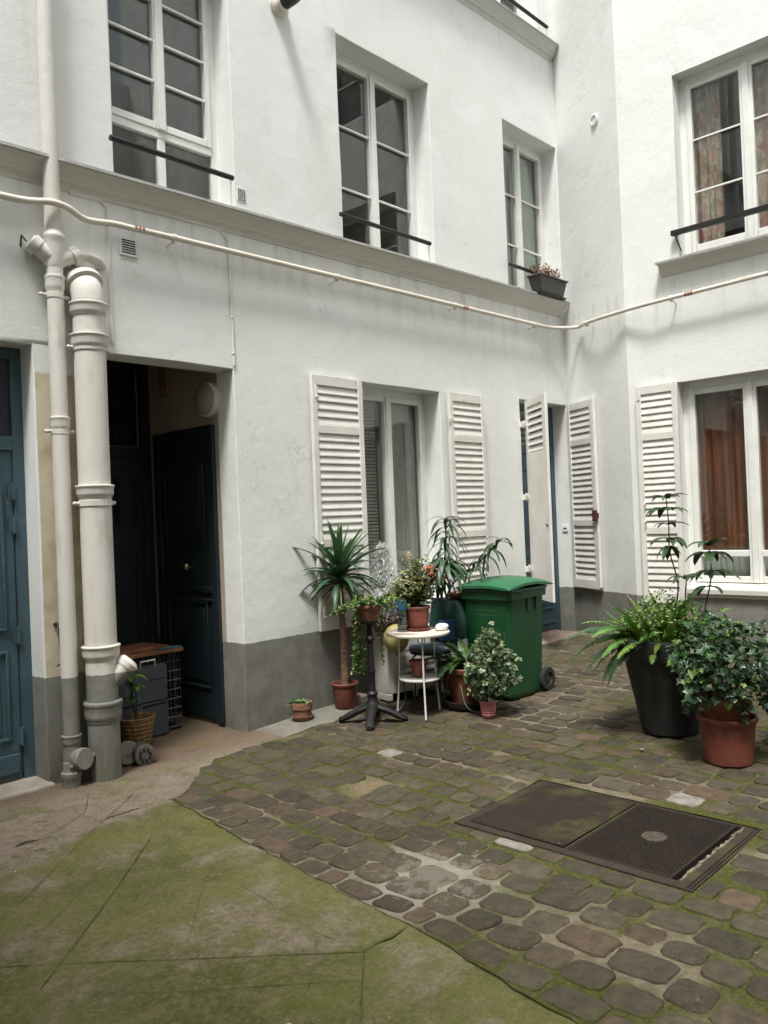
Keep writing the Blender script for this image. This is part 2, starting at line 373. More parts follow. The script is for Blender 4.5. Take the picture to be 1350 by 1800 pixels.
# paving
def concrete():
    m = N('mossy_concrete'); x, y, z = m.xyz()
    n1 = m.noise(1.6, 6, .6); n2 = m.noise(9, 7, .7); n3 = m.noise(60, 4, .7); n4 = m.noise(4.2, 8, .75, dist=.6)
    bare = m.mix(m.ramp(n2, .35, .65), (.135, .105, .078), (.20, .162, .125))
    bare = m.mix(m.ramp(n3, .45, .7, 0, .6), bare, (.30, .25, .20))
    warm = m.mix(m.ramp(n1, .35, .65), (.15, .098, .066), (.105, .078, .055)); bare = m.mix(m.ramp(m.math('ADD', y, m.math('MULTIPLY', n2, .5)), 4.85, 5.25), bare, warm)
    moss = m.mix(m.ramp(n1, .35, .62), (.068, .073, .018), (.115, .114, .036))
    moss = m.mix(m.ramp(n2, .45, .7), moss, (.135, .118, .058))
    moss = m.mix(m.ramp(n3, .5, .75, 0, .5), moss, (.19, .17, .10))
    # moss everywhere except along the walls and a bare patch by the door
    d = m.math('ADD', m.math('ADD', y, m.math('MULTIPLY', x, -.30)), m.math('MULTIPLY', m.math('SUBTRACT', m.noise(2.1, 6, .65), .5), .75))
    k = m.ramp(d, 3.50, 3.34)
    strip = m.math('MULTIPLY', m.ramp(n4, .50, .64), .8)
    k = m.math('MAXIMUM', k, m.math('MULTIPLY', m.ramp(d, 3.8, 3.45), strip))
    bareblotch = m.math('MULTIPLY', m.ramp(m.noise(1.7, 7, .68), .50, .64), .8)
    k = m.math('MULTIPLY', k, m.math('SUBTRACT', 1.0, bareblotch))
    c = m.mix(k, bare, moss)
    grey = m.mix(m.ramp(n2, .3, .7), (.15, .145, .12), (.22, .21, .18)); c = m.mix(m.math('MULTIPLY', m.ramp(x, 3.72, 3.85), m.ramp(m.math('ADD', y, m.math('MULTIPLY', n2, .2)), 4.62, 4.75)), c, grey)
    lich = m.math('MULTIPLY', m.ramp(m.noise(5.5, 9, .8, dist=1.2), .665, .70), .55)
    c = m.mix(lich, c, (.30, .29, .22))
    c = m.mix(m.math('MULTIPLY', m.ramp(m.noise(3.1, 6, .7), .58, .70), .7), c, (.06, .052, .026))
    sc_ = m.noise(2.4, 9, .85, (1, 3.2, 1), dist=.8); c = m.mix(m.math('MULTIPLY', m.ramp(sc_, .52, .70), .45), c, (.15, .128, .085))
    sp = m.noise(42, 9, .9); c = m.mix(m.math('MULTIPLY', m.ramp(sp, .52, .62), .5), c, (.22, .20, .135)); c = m.mix(m.math('MULTIPLY', m.ramp(sp, .47, .38), .75), c, (.045, .040, .018)); c = m.mix(m.math('MULTIPLY', m.ramp(m.noise(2.7, 6, .7), .52, .66), .55), c, (.085, .092, .018))
    m.color(c); m.p.inputs['Roughness'].default_value = .92; m.p.inputs['Specular IOR Level'].default_value = .2
    h = m.math('ADD', m.math('MULTIPLY', n3, .5), m.math('ADD', m.math('MULTIPLY', n2, .8), m.math('MULTIPLY', m.noise(180, 3), .25)))
    m.bump(h, .011, 1.0); return m.m
def stone_mat():
    m = N('cobble_stone'); c = m.mix(1.0, m.attr(), (.9, .9, .9), 'MULTIPLY'); n2 = m.noise(16, 7, .7); n3 = m.noise(90, 4, .7); x, y, z = m.xyz()
    c = m.mix(m.ramp(n2, .3, .72), m.mix(1.0, c, (.66, .66, .66), 'MULTIPLY'), m.mix(1.0, c, (1.25, 1.22, 1.18), 'MULTIPLY'))
    c = m.mix(m.ramp(n3, .55, .75, 0, .45), c, (.20, .175, .15))
    a = m.n.new('ShaderNodeAttribute'); a.attribute_name = 'tint'    # alpha holds the height on the stone: rims carry the moss
    rim = m.ramp(a.outputs['Alpha'], .75, .2)
    mossn = m.noise(1.05, 6, .62); mossd = m.noise(11, 6, .7)
    k = m.math('MULTIPLY', m.ramp(mossn, .44, .57), m.math('ADD', m.math('MULTIPLY', rim, .8), m.ramp(mossd, .50, .66, 0, .65)))
    c = m.mix(m.math('MINIMUM', k, .85), c, m.mix(m.ramp(n2, .4, .6), (.055, .060, .016), (.08, .085, .026)))
    c = m.mix(m.ramp(m.noise(7, 8, .8), .62, .68, 0, .55), c, (.19, .165, .125)); c = m.mix(m.ramp(m.noise(3.3, 6, .7), .60, .72, 0, .5), c, (.04, .034, .024))
    v = m.n.new('ShaderNodeVectorMath'); v.operation = 'DISTANCE'; m.link(m.pos, v.inputs[0]); v.inputs[1].default_value = (2.70, 2.36, 0)
    c = m.mix(m.math('MULTIPLY', m.ramp(m.math('ADD', v.outputs['Value'], m.math('MULTIPLY', n2, 1.3)), .92, .72), .5), c, (.25, .23, .185))
    m.color(c); m.p.inputs['Roughness'].default_value = .78; m.p.inputs['Specular IOR Level'].default_value = .3
    m.bump(m.math('ADD', m.math('MULTIPLY', n2, 1.3), m.math('MULTIPLY', n3, .6)), .012, .9); return m.m
def joint_mat():
    m = N('paving_joints'); n1 = m.noise(1.05, 6, .62); n2 = m.noise(12, 6, .7); n3 = m.noise(70, 4, .7)
    c = m.mix(m.ramp(n2, .35, .65), (.115, .097, .062), (.19, .162, .112))
    c = m.mix(m.ramp(n3, .45, .7, 0, .6), c, (.12, .095, .06))
    c = m.mix(m.math('MULTIPLY', m.ramp(n1, .41, .52), m.ramp(n2, .25, .5, .5, 1)), c, m.mix(m.ramp(n3, .4, .6), (.044, .047, .012), (.076, .080, .022)))
    v = m.n.new('ShaderNodeVectorMath'); v.operation = 'DISTANCE'; m.link(m.pos, v.inputs[0]); v.inputs[1].default_value = (2.68, 2.38, 0)
    c = m.mix(m.math('MULTIPLY', m.ramp(m.math('ADD', v.outputs['Value'], m.math('MULTIPLY', n2, .5)), .74, .36), .65), c, (.33, .31, .26))
    v2 = m.n.new('ShaderNodeVectorMath'); v2.operation = 'DISTANCE'; m.link(m.pos, v2.inputs[0]); v2.inputs[1].default_value = (3.40, 3.42, 0)
    c = m.mix(m.math('MULTIPLY', m.ramp(m.math('ADD', v2.outputs['Value'], m.math('MULTIPLY', n2, .45)), .50, .28), .75), c, m.mix(m.ramp(n3, .4, .6), (.15, .115, .075), (.22, .17, .115)))
    m.color(c); m.p.inputs['Roughness'].default_value = .95; m.p.inputs['Specular IOR Level'].default_value = .15
    m.bump(m.math('ADD', n2, m.math('MULTIPLY', n3, .5)), .012, .8); return m.m
M['concrete'] = concrete(); M['cobble'] = stone_mat(); M['joint'] = joint_mat()
M['gap'] = simple('moss_and_gap_shade', (.058, .060, .020), .95, var=.5, vs=25)
def iron_cover(name, base, moss=True):
    m = N(name); n1 = m.noise(6, 7, .7); n2 = m.noise(50, 4, .7)
    c = m.mix(m.ramp(n1, .3, .7), base, tuple(x*1.7 for x in base))
    c = m.mix(m.ramp(n2, .5, .7, 0, .4), c, (.038, .023, .014))
    if moss:
        c = m.mix(m.math('MULTIPLY', m.ramp(m.noise(2.6, 6, .65), .52, .66), .6), c, (.065, .068, .018))
        c = m.mix(m.ramp(m.noise(13, 6, .8), .72, .76), c, (.22, .22, .17))
    m.color(c); m.p.inputs['Roughness'].default_value = .8; m.p.inputs['Metallic'].default_value = .0; m.p.inputs['Specular IOR Level'].default_value = .3
    m.bump(m.math('ADD', n1, m.math('MULTIPLY', n2, .5)), .004, .8); return m.m
M['cover'] = iron_cover('rusty_cover', (.015, .0095, .0065)); M['cover2'] = iron_cover('checker_cover', (.013, .0085, .006), False); M['rimiron'] = iron_cover('mossy_rim', (.026, .019, .013), True)

# ------------------------------------------------------------------ paving geometry
EDGE = [(-3.3, 2.05), (.6, 2.07), (1.06, 2.09), (1.34, 2.185), (1.69, 2.23), (1.93, 2.278), (2.16, 2.31), (2.42, 2.332), (2.63, 2.34), (2.86, 2.366), (3.12, 2.405), (3.28, 2.41), (3.57, 2.455), (3.9, 2.50), (4.184, 2.52), (6, 2.55)]
def lerp(tab, y):
    if y <= tab[0][0]: return tab[0][1]
    for (a, va), (b, vb) in zip(tab, tab[1:]):
        if y <= b: return va+(vb-va)*(y-a)/(b-a)
    return tab[-1][1]
def xe(y): return lerp(EDGE, y)
PAVE = [(-3, 4.184), (2.52, 4.184), (2.83, 4.40), (2.985, 4.53), (3.256, 4.67), (3.683, 4.68), (4.29, 4.64), (4.6, 4.66), (5.0, 4.86), (8.6, 4.90)]
def yp(x): return lerp(PAVE, x)
def nz(x, y, s, a): return noise.noise(Vector((x*s, y*s, 3.3)))*a

g = MB(); g.face([(-20, -20, -.06), (30, -20, -.06), (30, 30, -.06), (-20, 30, -.06)])
tag(build('ground', g, M['joint'], smooth=0), kind='structure')
j = MB()       # joint bed between the stones
nx, ny = 110, 120
for i in range(nx):
    for k in range(ny):
        x0, x1 = 2.0+i*6.6/nx, 2.0+(i+1)*6.6/nx; y0, y1 = -3.2+k*8.3/ny, -3.2+(k+1)*8.3/ny
        q = [(x0, y0), (x1, y0), (x1, y1), (x0, y1)]
        if 3.28 < (x0+x1)/2 < 4.06 and 1.46 < (y0+y1)/2 < 2.66: continue
        j.face([(x, y, gz(x)-.0055+nz(x, y, 3, .005)) for x, y in q], merge=True)
tag(build('paving_bed', j, M['joint']), kind='structure')
s = MB()       # concrete slab in the foreground
yy = [-3.2+i*.075 for i in range(99)]; yy = [y for y in yy if y < 4.184]+[4.184]
cx_ = [-2.6+.12*i for i in range(37)]
def se(y): return xe(y)-.012+nz(y, 1.7, 9, .022)+nz(y, 5.1, 31, .012)
rows = []
for y in yy:
    e = se(y); rows.append([s.vert((min(x, e) if i < len(cx_)-1 else e, y, .006+nz(x, y, 1.1, .008)-(.004 if i == len(cx_)-1 else 0))) for i, x in enumerate([-2.6+(e+2.6)*q/46 for q in range(47)])]+[s.vert((e, y, -.05))])
for a, b in zip(rows, rows[1:]):
    for i in range(len(a)-1): s.f.append([a[i], a[i+1], b[i+1], b[i]])
rows = []      # pavement along the walls and into the passage
xs = [-2.6+.04*i for i in range(275)]
for x in xs:
    y0 = yp(x)+nz(x, 8, 6, .05)+nz(x, 2, 17, .03); y1 = 6.4 if x < 4.0 else 5.10
    z = gz(x)+.003
    rows.append([s.vert((x, y0, z-.05))]+[s.vert((x, y0+(y1-y0)*q/10, z+nz(x, y0+(y1-y0)*q/10, 1.1, .008))) for q in range(11)])
for a, b in zip(rows, rows[1:]):
    for i in range(len(a)-1): s.f.append([a[i], b[i], b[i+1], a[i+1]])
tag(build('concrete_paving', s, M['concrete'], smooth=50), kind='structure')
jn = MB()      # scored joints and cracks of the slab: thin mossy lines
def seam(pts, w):
    P_ = []
    for (a, b) in zip(pts, pts[1:]):
        n = max(2, int(math.dist(a, b)/.03))
        for q in range(n): P_.append((a[0]+(b[0]-a[0])*q/n, a[1]+(b[1]-a[1])*q/n))
    P_.append(pts[-1]); L = []; R_ = []
    for i, p in enumerate(P_):
        a = P_[max(0, i-1)]; b = P_[min(len(P_)-1, i+1)]; d = Vector((b[0]-a[0], b[1]-a[1])).normalized(); nn = Vector((-d.y, d.x))
        o = nz(p[0], p[1], 14, .004); ww = w*(.18+abs(nz(p[0], p[1], 11, .95)))
        z = .0105+nz(p[0], p[1], 1.1, .008)+gz(p[0])
        L.append(jn.vert((p[0]+nn.x*(o+ww), p[1]+nn.y*(o+ww), z))); R_.append(jn.vert((p[0]+nn.x*(o-ww), p[1]+nn.y*(o-ww), z)))
    for i in range(len(P_)-1): jn.f.append([L[i], L[i+1], R_[i+1], R_[i]])
for pts, w in (([(.2, 4.1), (1.14, 3.088), (1.576, 2.622), (2.05, 2.14)], .0055), ([(2.05, 2.14), (2.128, 2.143), (2.191, 2.13), (2.28, 2.137)], .008),
               ([(2.05, 2.14), (1.75, 1.859), (1.1, 1.22)], .006), ([(1.287, 2.927), (1.708, 3.324), (2.13, 3.74)], .0045), ([(1.362, 3.511), (1.919, 4.012), (2.261, 4.297), (2.474, 4.487)], .003),
               ([(1.355, 3.225), (1.8, 3.6)], .002), ([(1.674, 2.7), (2.022, 3.104), (2.177, 3.242)], .0022), ([(1.802, 2.418), (2.055, 2.65)], .0018), ([(1.677, 2.037), (2.029, 2.362)], .002),
               ([(2.124, 3.21), (2.08, 2.775), (2.029, 2.395), (2.05, 2.14)], .0022), ([(1.602, 4.28), (1.747, 4.117), (1.917, 4.263), (2.095, 4.369), (2.242, 4.631), (2.238, 4.803)], .004),
               ([(1.365, 3.668), (1.7, 3.309), (2.053, 2.978)], .0018), ([(1.065, 2.895), (1.45, 2.456), (1.924, 2.014)], .0022), ([(1.287, 2.927), (1.14, 2.789)], .003), ([(1.612, 2.532), (1.401, 2.277)], .002)):
    seam(pts, w)
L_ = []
for i in range(220):      # flat strip painted as the shaded gap between slab edge and first setts
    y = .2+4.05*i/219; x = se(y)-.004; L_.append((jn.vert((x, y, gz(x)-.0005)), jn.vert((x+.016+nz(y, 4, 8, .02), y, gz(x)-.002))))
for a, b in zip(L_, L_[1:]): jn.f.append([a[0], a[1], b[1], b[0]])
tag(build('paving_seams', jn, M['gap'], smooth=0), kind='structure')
# cobblestones: rows of individually shaped, domed stones
st = MB()
PALE = [(3.96, 3.78), (4.82, 2.58), (4.19, 1.86), (3.12, 2.22)]
def inwall(x, y):
    if y > YA-.12 or x > 8.4: return True
    if x > BX-.05 and y < BY: return True
    d = Vector((x-CX, y-YA, 0)); return d.dot(FB1.n) < .05 and x > BX-.1
def stone(cx, cy_, hx, hy, rot):
    bx0_, bx1_, by0_, by1_ = 3.222, 4.098, 1.422, 2.688
    if bx0_-hx < cx < bx1_+hx and by0_-hy < cy_ < by1_+hy:      # trim against the manhole rim
        cand = []
        if cx-hx < bx0_: cand.append((bx0_-(cx-hx), 'x', cx-hx, bx0_))
        if cx+hx > bx1_: cand.append((cx+hx-bx1_, 'x', bx1_, cx+hx))
        if cy_-hy < by0_: cand.append((by0_-(cy_-hy), 'y', cy_-hy, by0_))
        if cy_+hy > by1_: cand.append((cy_+hy-by1_, 'y', by1_, cy_+hy))
        if not cand: return
        k_ = max(cand)
        if k_[0] < .05: return
        rot = 0
        if k_[1] == 'x': cx = (k_[2]+k_[3])/2; hx = (k_[3]-k_[2])/2
        else: cy_ = (k_[2]+k_[3])/2; hy = (k_[3]-k_[2])/2
    if cx < xe(cy_)+.02 or cy_ > yp(cx)-hy*.55 or inwall(cx, cy_): return
    if math.hypot((cx-3.38)/1.0, (cy_-3.42)/1.25) < .12: return
    base = random.choice([(.085, .071, .054), (.070, .060, .047), (.092, .075, .058), (.08, .071, .056), (.104, .078, .060), (.058, .051, .041), (.09, .079, .062), (.064, .055, .043)])
    f = rnd(.8, 1.15); base = (base[0]*f*1.04, base[1]*f*.98, base[2]*f*.84)
    for px_, py_ in PALE:
        if math.hypot(cx-px_, cy_-py_) < .085: base = (.29, .27, .235)
    z0 = gz(cx)+rnd(-.003, .003); tx, ty = rnd(-.04, .04), rnd(-.04, .04); n = 20; pw = rnd(4.5, 10); ph = rnd(0, 9)
    rings = []
    for sc_, dz, al in ((1.01, -.03, 0), (1.0, -.0055, .1), (.975, -.0012, .35), (.90, .0016, .7), (.5, .0028, 1)):
        ring = []
        for q in range(n):
            t = 2*math.pi*q/n; c_, s_ = math.cos(t), math.sin(t)
            r = (abs(c_)**pw+abs(s_)**pw)**(-1/pw); r *= 1+.075*noise.noise(Vector((c_*1.3+cx*9, s_*1.3+cy_*9, ph)))+.07*noise.noise(Vector((c_*3.7+cx*9, s_*3.7+cy_*9, ph+4)))
            lx, ly = c_*r*hx*sc_, s_*r*hy*sc_
            X = cx+lx*math.cos(rot)-ly*math.sin(rot); Y = cy_+lx*math.sin(rot)+ly*math.cos(rot)
            ring.append(st.vert((X, Y, z0+dz+tx*lx+ty*ly+((nz(X, Y, 22, .0048)+nz(X, Y, 60, .0018)) if al > .3 else 0)), (*base, al)))
        rings.append(ring)
    top = st.vert((cx, cy_, z0+.003+nz(cx, cy_, 22, .0035)), (*base, 1))
    for a, b in zip(rings, rings[1:]):
        for q in range(n): st.f.append([a[q], a[(q+1) % n], b[(q+1) % n], b[q]])
    for q in range(n): st.f.append([rings[-1][q], rings[-1][(q+1) % n], top])
row = 0; off = .078
while off < 6.3:
    wdt = rnd(.145, .175) if row else .135
    y = -3.1+rnd(0, .15)
    while y < 5.0:
        ln = rnd(.145, .235)
        if random.random() < .12: ln *= .7
        yc = y+ln/2; k = math.exp(-row/7); x = (xe(yc)*k+2.36*(1-k))+off+nz(row*3.1, yc, 1.3, .035)
        stone(x, yc, wdt/2-.004+rnd(-.006, .003), ln/2-.004+rnd(-.006, .003), rnd(-.09, .09))
        y += ln+rnd(-.002, .01)
    off += wdt+rnd(.002, .012); row += 1
tag(build('cobblestones', st, M['cobble'], smooth=60), kind='structure')

# ------------------------------------------------------------------ walls with openings
def disp(fr, u, z):
    p = fr.P(u, 0, z); return noise.noise(p*1.1)*.006+noise.noise(p*3.3+Vector((9, 0, 0)))*.0025
def wall_grid(mb, fr, u0, u1, z0, z1, opens, step=.16, depth=.22, edge_fix=()):
    us = {round(u0, 4), round(u1, 4)}; zs = {round(z0, 4), round(z1, 4)}
    for a, b, c, d in opens: us |= {round(a, 4), round(b, 4)}; zs |= {round(c, 4), round(d, 4)}
    def fill(s_):
        s_ = sorted(s_); o = []
        for a, b in zip(s_, s_[1:]):
            n = max(1, round((b-a)/step)); o += [a+(b-a)*i/n for i in range(n)]
        return o+[s_[-1]]
    us = fill(us); zs = fill(zs)
    def pt(u, z):
        e = 0 if (abs(u-u0) < 1e-3 or abs(u-u1) < 1e-3) else disp(fr, u, z)
        du = nz(z, fr.o.x+7, 2.0, .006) ; dzz = nz(u, fr.o.y+3, 2.0, .006)
        return fr.P(u+(du if not (abs(u-u0) < 1e-3 or abs(u-u1) < 1e-3) else 0), e, z+dzz)
    def hole(u, z): return any(a < u < b and c < z < d for a, b, c, d in opens)
    for i in range(len(us)-1):
        for k in range(len(zs)-1):
            if hole((us[i]+us[i+1])/2, (zs[k]+zs[k+1])/2): continue
            mb.face([pt(us[i], zs[k]), pt(us[i+1], zs[k]), pt(us[i+1], zs[k+1]), pt(us[i], zs[k+1])], merge=True)
    for a, b, c, d in opens:
        uu = [u for u in us if a-1e-6 <= u <= b+1e-6]; zz = [z for z in zs if c-1e-6 <= z <= d+1e-6]
        dp = depth
        for z_, in ((c,), (d,)):
            for p, q in zip(uu, uu[1:]): mb.face([pt(p, z_), pt(q, z_), fr.P(q, -dp, z_), fr.P(p, -dp, z_)], merge=True)
        for u_ in (a, b):
            for p, q in zip(zz, zz[1:]): mb.face([pt(u_, p), pt(u_, q), fr.P(u_, -dp, q), fr.P(u_, -dp, p)], merge=True)
HA = 14.0
ZC = lambda u: .0155*(u-2.3)          # the cornice climbs slightly to the right
W0 = (2.775, 3.765, 3.86, 5.82); W1 = (4.905, 6.13, 3.86, 5.765); W3 = (7.365, 8.445, 3.9, 5.83); W4 = (7.15, 8.15, 6.9, 8.8); W5 = (4.9, 6.1, 6.9, 8.8)
OPA = [(.95, 2.18, -.1, 2.73), (2.65, 3.69, -.1, 2.735), (5.015, 6.115, .78, 2.765), (7.475, 8.44, -.1, 2.80), W0, W1, W3, W4, W5]
OPB = [(-3.37, -2.08, 4.03, 5.835), (-3.45, -2.15, .76, 2.80), (-3.37, -2.08, 7.0, 8.8)]
bA = Thing('apartment_building', (4, YA, 0), 'white plastered building front on the left with dark passage, louvred shutters and grey painted base', 'building')
w = MB(); wall_grid(w, FA, -2.6, CX, -.1, HA, OPA)
bA.part('wall', w, M['plaster'], bevel=.008, smooth=30)
bB = Thing('apartment_building', (BX, 2, 0), 'white plastered building wing on the right with curtained windows', 'building')
w = MB(); wall_grid(w, FB1, 0, L1, -.1, HA, [])
for fr, op in ((FB2, OPB),): wall_grid(w, fr, -BY, 3.4, -.1, HA, op)
bB.part('wall', w, M['plaster_b'], smooth=30)
# cornices
def cornice(b, z, u0, u1, fr=FA, zf=ZC, proj=.125):
    m = MB(); pr = [(-.01, z+.035), (proj, z), (proj, z-.016), (proj-.03, z-.03), (proj-.05, z-.065), (proj-.075, z-.085), (proj-.08, z-.10), (proj-.10, z-.108), (.012, z-.125), (.012, z-.145), (-.01, z-.15)]
    m.prof(fr, pr[::-1], u0, u1, zf, n=24); b.part('cornice', m, M['cornice'], smooth=25, bevel=.003)
cornice(bA, 3.885, -2.6, 8.40)
cornice(bA, 6.885, -2.6, 8.42)
def flash(b, z, u0, u1, fr, proj, zf):     # thin zinc flashing on top of the cornice
    m = MB(); m.prof(fr, [(-.005, z+.040), (proj, z+.006), (proj+.006, z-.012), (proj+.009, z-.012), (proj+.004, z+.010), (-.005, z+.045)], u0, u1, zf, n=24)
    b.part('zinc_flashing', m, M['zinc'], smooth=0)
M['zinc'] = simple('grey_zinc', (.30, .30, .28), .5, .3, var=.2, vs=8)
flash(bA, 3.885, -2.6, 8.405, FA, .125, ZC); flash(bA, 6.885, -2.6, 8.425, FA, .125, ZC)

def room(b, par, fr, u0, u1, z0, z1, w0=-.34, depth=1.6, mat=None):
    m = MB(); e = .35; P = fr.P; a, c = u0-e, u1+e; zb, zt = z0-.3, z1+.3; w1 = w0-depth
    m.face([P(a, w1, zb), P(c, w1, zb), P(c, w1, zt), P(a, w1, zt)])
    m.face([P(a, w0, zb), P(a, w1, zb), P(a, w1, zt), P(a, w0, zt)]); m.face([P(c, w1, zb), P(c, w0, zb), P(c, w0, zt), P(c, w1, zt)])
    m.face([P(a, w0, zb), P(c, w0, zb), P(c, w1, zb), P(a, w1, zb)]); m.face([P(a, w0, zt), P(a, w1, zt), P(c, w1, zt), P(c, w0, zt)])
    b.part('interior', m, mat or M['room'], par, smooth=0, recalc=False)
def window(b, fr, o, bars=2, dep=.20, fw_=.058, sash=.048, mull=.048, transom=None, rail=None, railw=-.03, botrail=.075, rm=True, glassm='glass', cas2=None):
    u0, u1, z0, z1 = o; w0, w1 = -dep-.05, -dep
    f = MB(); B = lambda a, b_, c, d, x=0, y=0: f.box(fr, a, b_, w0+x, w1+y, c, d)
    B(u0-.02, u0+fw_, z0-.02, z1+.02, 0, .0); B(u1-fw_, u1+.02, z0-.02, z1+.02); B(u0+fw_, u1-fw_, z1-fw_-.01, z1+.02); B(u0+fw_, u1-fw_, z0-.02, z0+.045)
    root = b.part('window', f, M['frame'], bevel=.004)
    uc = (u0+u1)/2; zb = z0+.047
    zt = z1-fw_-.012; cells = []
    if transom:
        t = MB(); t.box(fr, u0+fw_+.002, u1-fw_-.002, w0+.004, w1+.008, transom-.028, transom+.028); t.box(fr, uc-.03, uc+.03, w0+.004, w1+.006, zb, transom-.030)
        b.part('transom', t, M['frame'], root, bevel=.004)
        cells += [(u0+fw_, uc-.03, zb, transom-.028), (uc+.03, u1-fw_, zb, transom-.028)]; zb = transom+.030
        for a, c, d, e in list(cells):
            p = MB(); p.box(fr, a+.002, c-.002, w0+.02, w0+.028, d, e); b.part('pane', p, M[glassm], root, smooth=0)
    for (a, c, sg) in ((u0+fw_+.002, uc-.001, 1), (uc+.001, u1-fw_-.002, -1)):
        sm = MB(); ww0, ww1 = w0+.01, w1+.018
        sl_, sr_ = (sash, mull) if sg == 1 else (mull, sash)
        sm.box(fr, a, a+sl_, ww0, ww1, zb, zt); sm.box(fr, c-sr_, c, ww0, ww1, zb, zt)
        sm.box(fr, a+sl_, c-sr_, ww0, ww1-.002, zt-sash, zt); sm.box(fr, a+sl_, c-sr_, ww0, ww1-.002, zb, zb+botrail)
        if sg == 1: sm.box(fr, c-.03, c+.03, ww1+.001, ww1+.014, zb, zt)
        g0, g1 = zb+botrail, zt-sash; n = bars+1
        hs_ = [g0+(g1-g0)*i/n for i in range(1, n)] if cas2 is None else cas2
        for h in hs_: sm.box(fr, a+sl_, c-sr_, ww1-.024, ww1-.004, h-.0095, h+.0095)
        if cas2:
            for h in cas2: sm.box(fr, a+sl_, c-sr_, ww0+.002, ww1-.001, h-.03, h+.03)
        b.part('sash', sm, M['frame'], root, bevel=.004)
        p = MB(); p.box(fr, a+sl_-.004, c-sr_+.004, ww0+.016, ww0+.024, g0-.004, g1+.004); b.part('pane', p, M[glassm], root, smooth=0)
    if rail is not None:
        r = MB(); ru0, ru1 = u0+.005, u1-.005
        r.box(fr, u0-.02, u1+.02, railw-.018, railw+.018, rail-.022, rail+.022)
        b.part('railing', r, M['iron'], root, bevel=.006)
    if rm: room(b, root, fr, u0, u1, z0, z1, -dep-.07)
    return root
def rail_standoff(b, root, fr, u0, u1, z, w, zl, ends=(1, 1)):
    r = MB(); r.prof(fr, [(w+.02*math.cos(t*math.pi/4), z+.02*math.sin(t*math.pi/4)) for t in range(8)], u0, u1)
    ob = b.part('railing', r, M['iron'], root, smooth=40)
    p = MB()
    for e, u in zip(ends, (u0+.02, u1-.02)):
        if e: p.tube([fr.P(u, w, z), fr.P(u, w, zl)], .006, 6)
    if p.v: b.part('rail_support', p, M['whitemetal'], ob)
r0 = window(bA, FA, W0, bars=3, transom=4.437, mull=.042, sash=.042, botrail=.052); rail_standoff(bA, r0, FA, 2.70, 3.68, 4.14, .10, 3.93, (0, 1))
r1 = window(bA, FA, W1, bars=2); rail_standoff(bA, r1, FA, 4.80, 5.97, 4.15, .08, 3.95, (0, 1))
r3 = window(bA, FA, W3, bars=2); rail_standoff(bA, r3, FA, 7.30, 8.30, 4.22, .07, 4.0, (0, 1))
r4 = window(bA, FA, W4, bars=3); rail_standoff(bA, r4, FA, 7.1, 8.22, 7.13, .09, 6.97, (0, 1))
window(bA, FA, W5, bars=3)
bw = window(bA, FA, OPA[2], bars=0, botrail=.09)
rb = window(bB, FB2, OPB[0], bars=2, dep=.16, mull=.06, fw_=.07)
rl = MB(); rl.box(FB2, -3.42, -1.9, .03, .075, 4.235, 4.285)
ob = bB.part('railing', rl, M['iron'], rb, bevel=.004)
rl = MB(); rl.box(FB2, -3.40, -3.37, -.02, .05, 4.245, 4.275); rl.tube([FB2.P(-3.385, .05, 4.24), FB2.P(-3.345, .0, 4.08)], .006, 6); bB.part('rail_support', rl, M['iron'], ob)
lw = window(bB, FB2, OPB[1], bars=0, dep=.13, fw_=.06, sash=.06, mull=.06, cas2=[1.09], botrail=.06)
window(bB, FB2, OPB[2], bars=2, dep=.16)
# sills on the right wing
sm = MB(); sm.prof(FB2, [(-.15, 4.03), (-.15, 4.07), (.11, 3.985), (.11, 3.972), (.08, 3.965), (.06, 3.935), (.04, 3.90), (.012, 3.87), (-.01, 3.865), (-.01, 4.0)], -3.56, -1.7)
bB.part('window_sill', sm, M['cornice'], bevel=.003)
fl = MB(); fl.prof(FB2, [(-.14, 4.075), (-.14, 4.083), (.12, 3.996), (.122, 3.974), (.117, 3.974), (.115, 3.990)], -3.57, -1.7); bB.part('zinc_flashing', fl, M['zinc'], smooth=0)
sm = MB(); sm.prof(FB2, [(-.12, .70), (-.12, .80), (.03, .765), (.045, .75), (.045, .70), (-.01, .69)], -3.42, -2.1); bB.part('window_sill', sm, M['cornice'], bevel=.006)

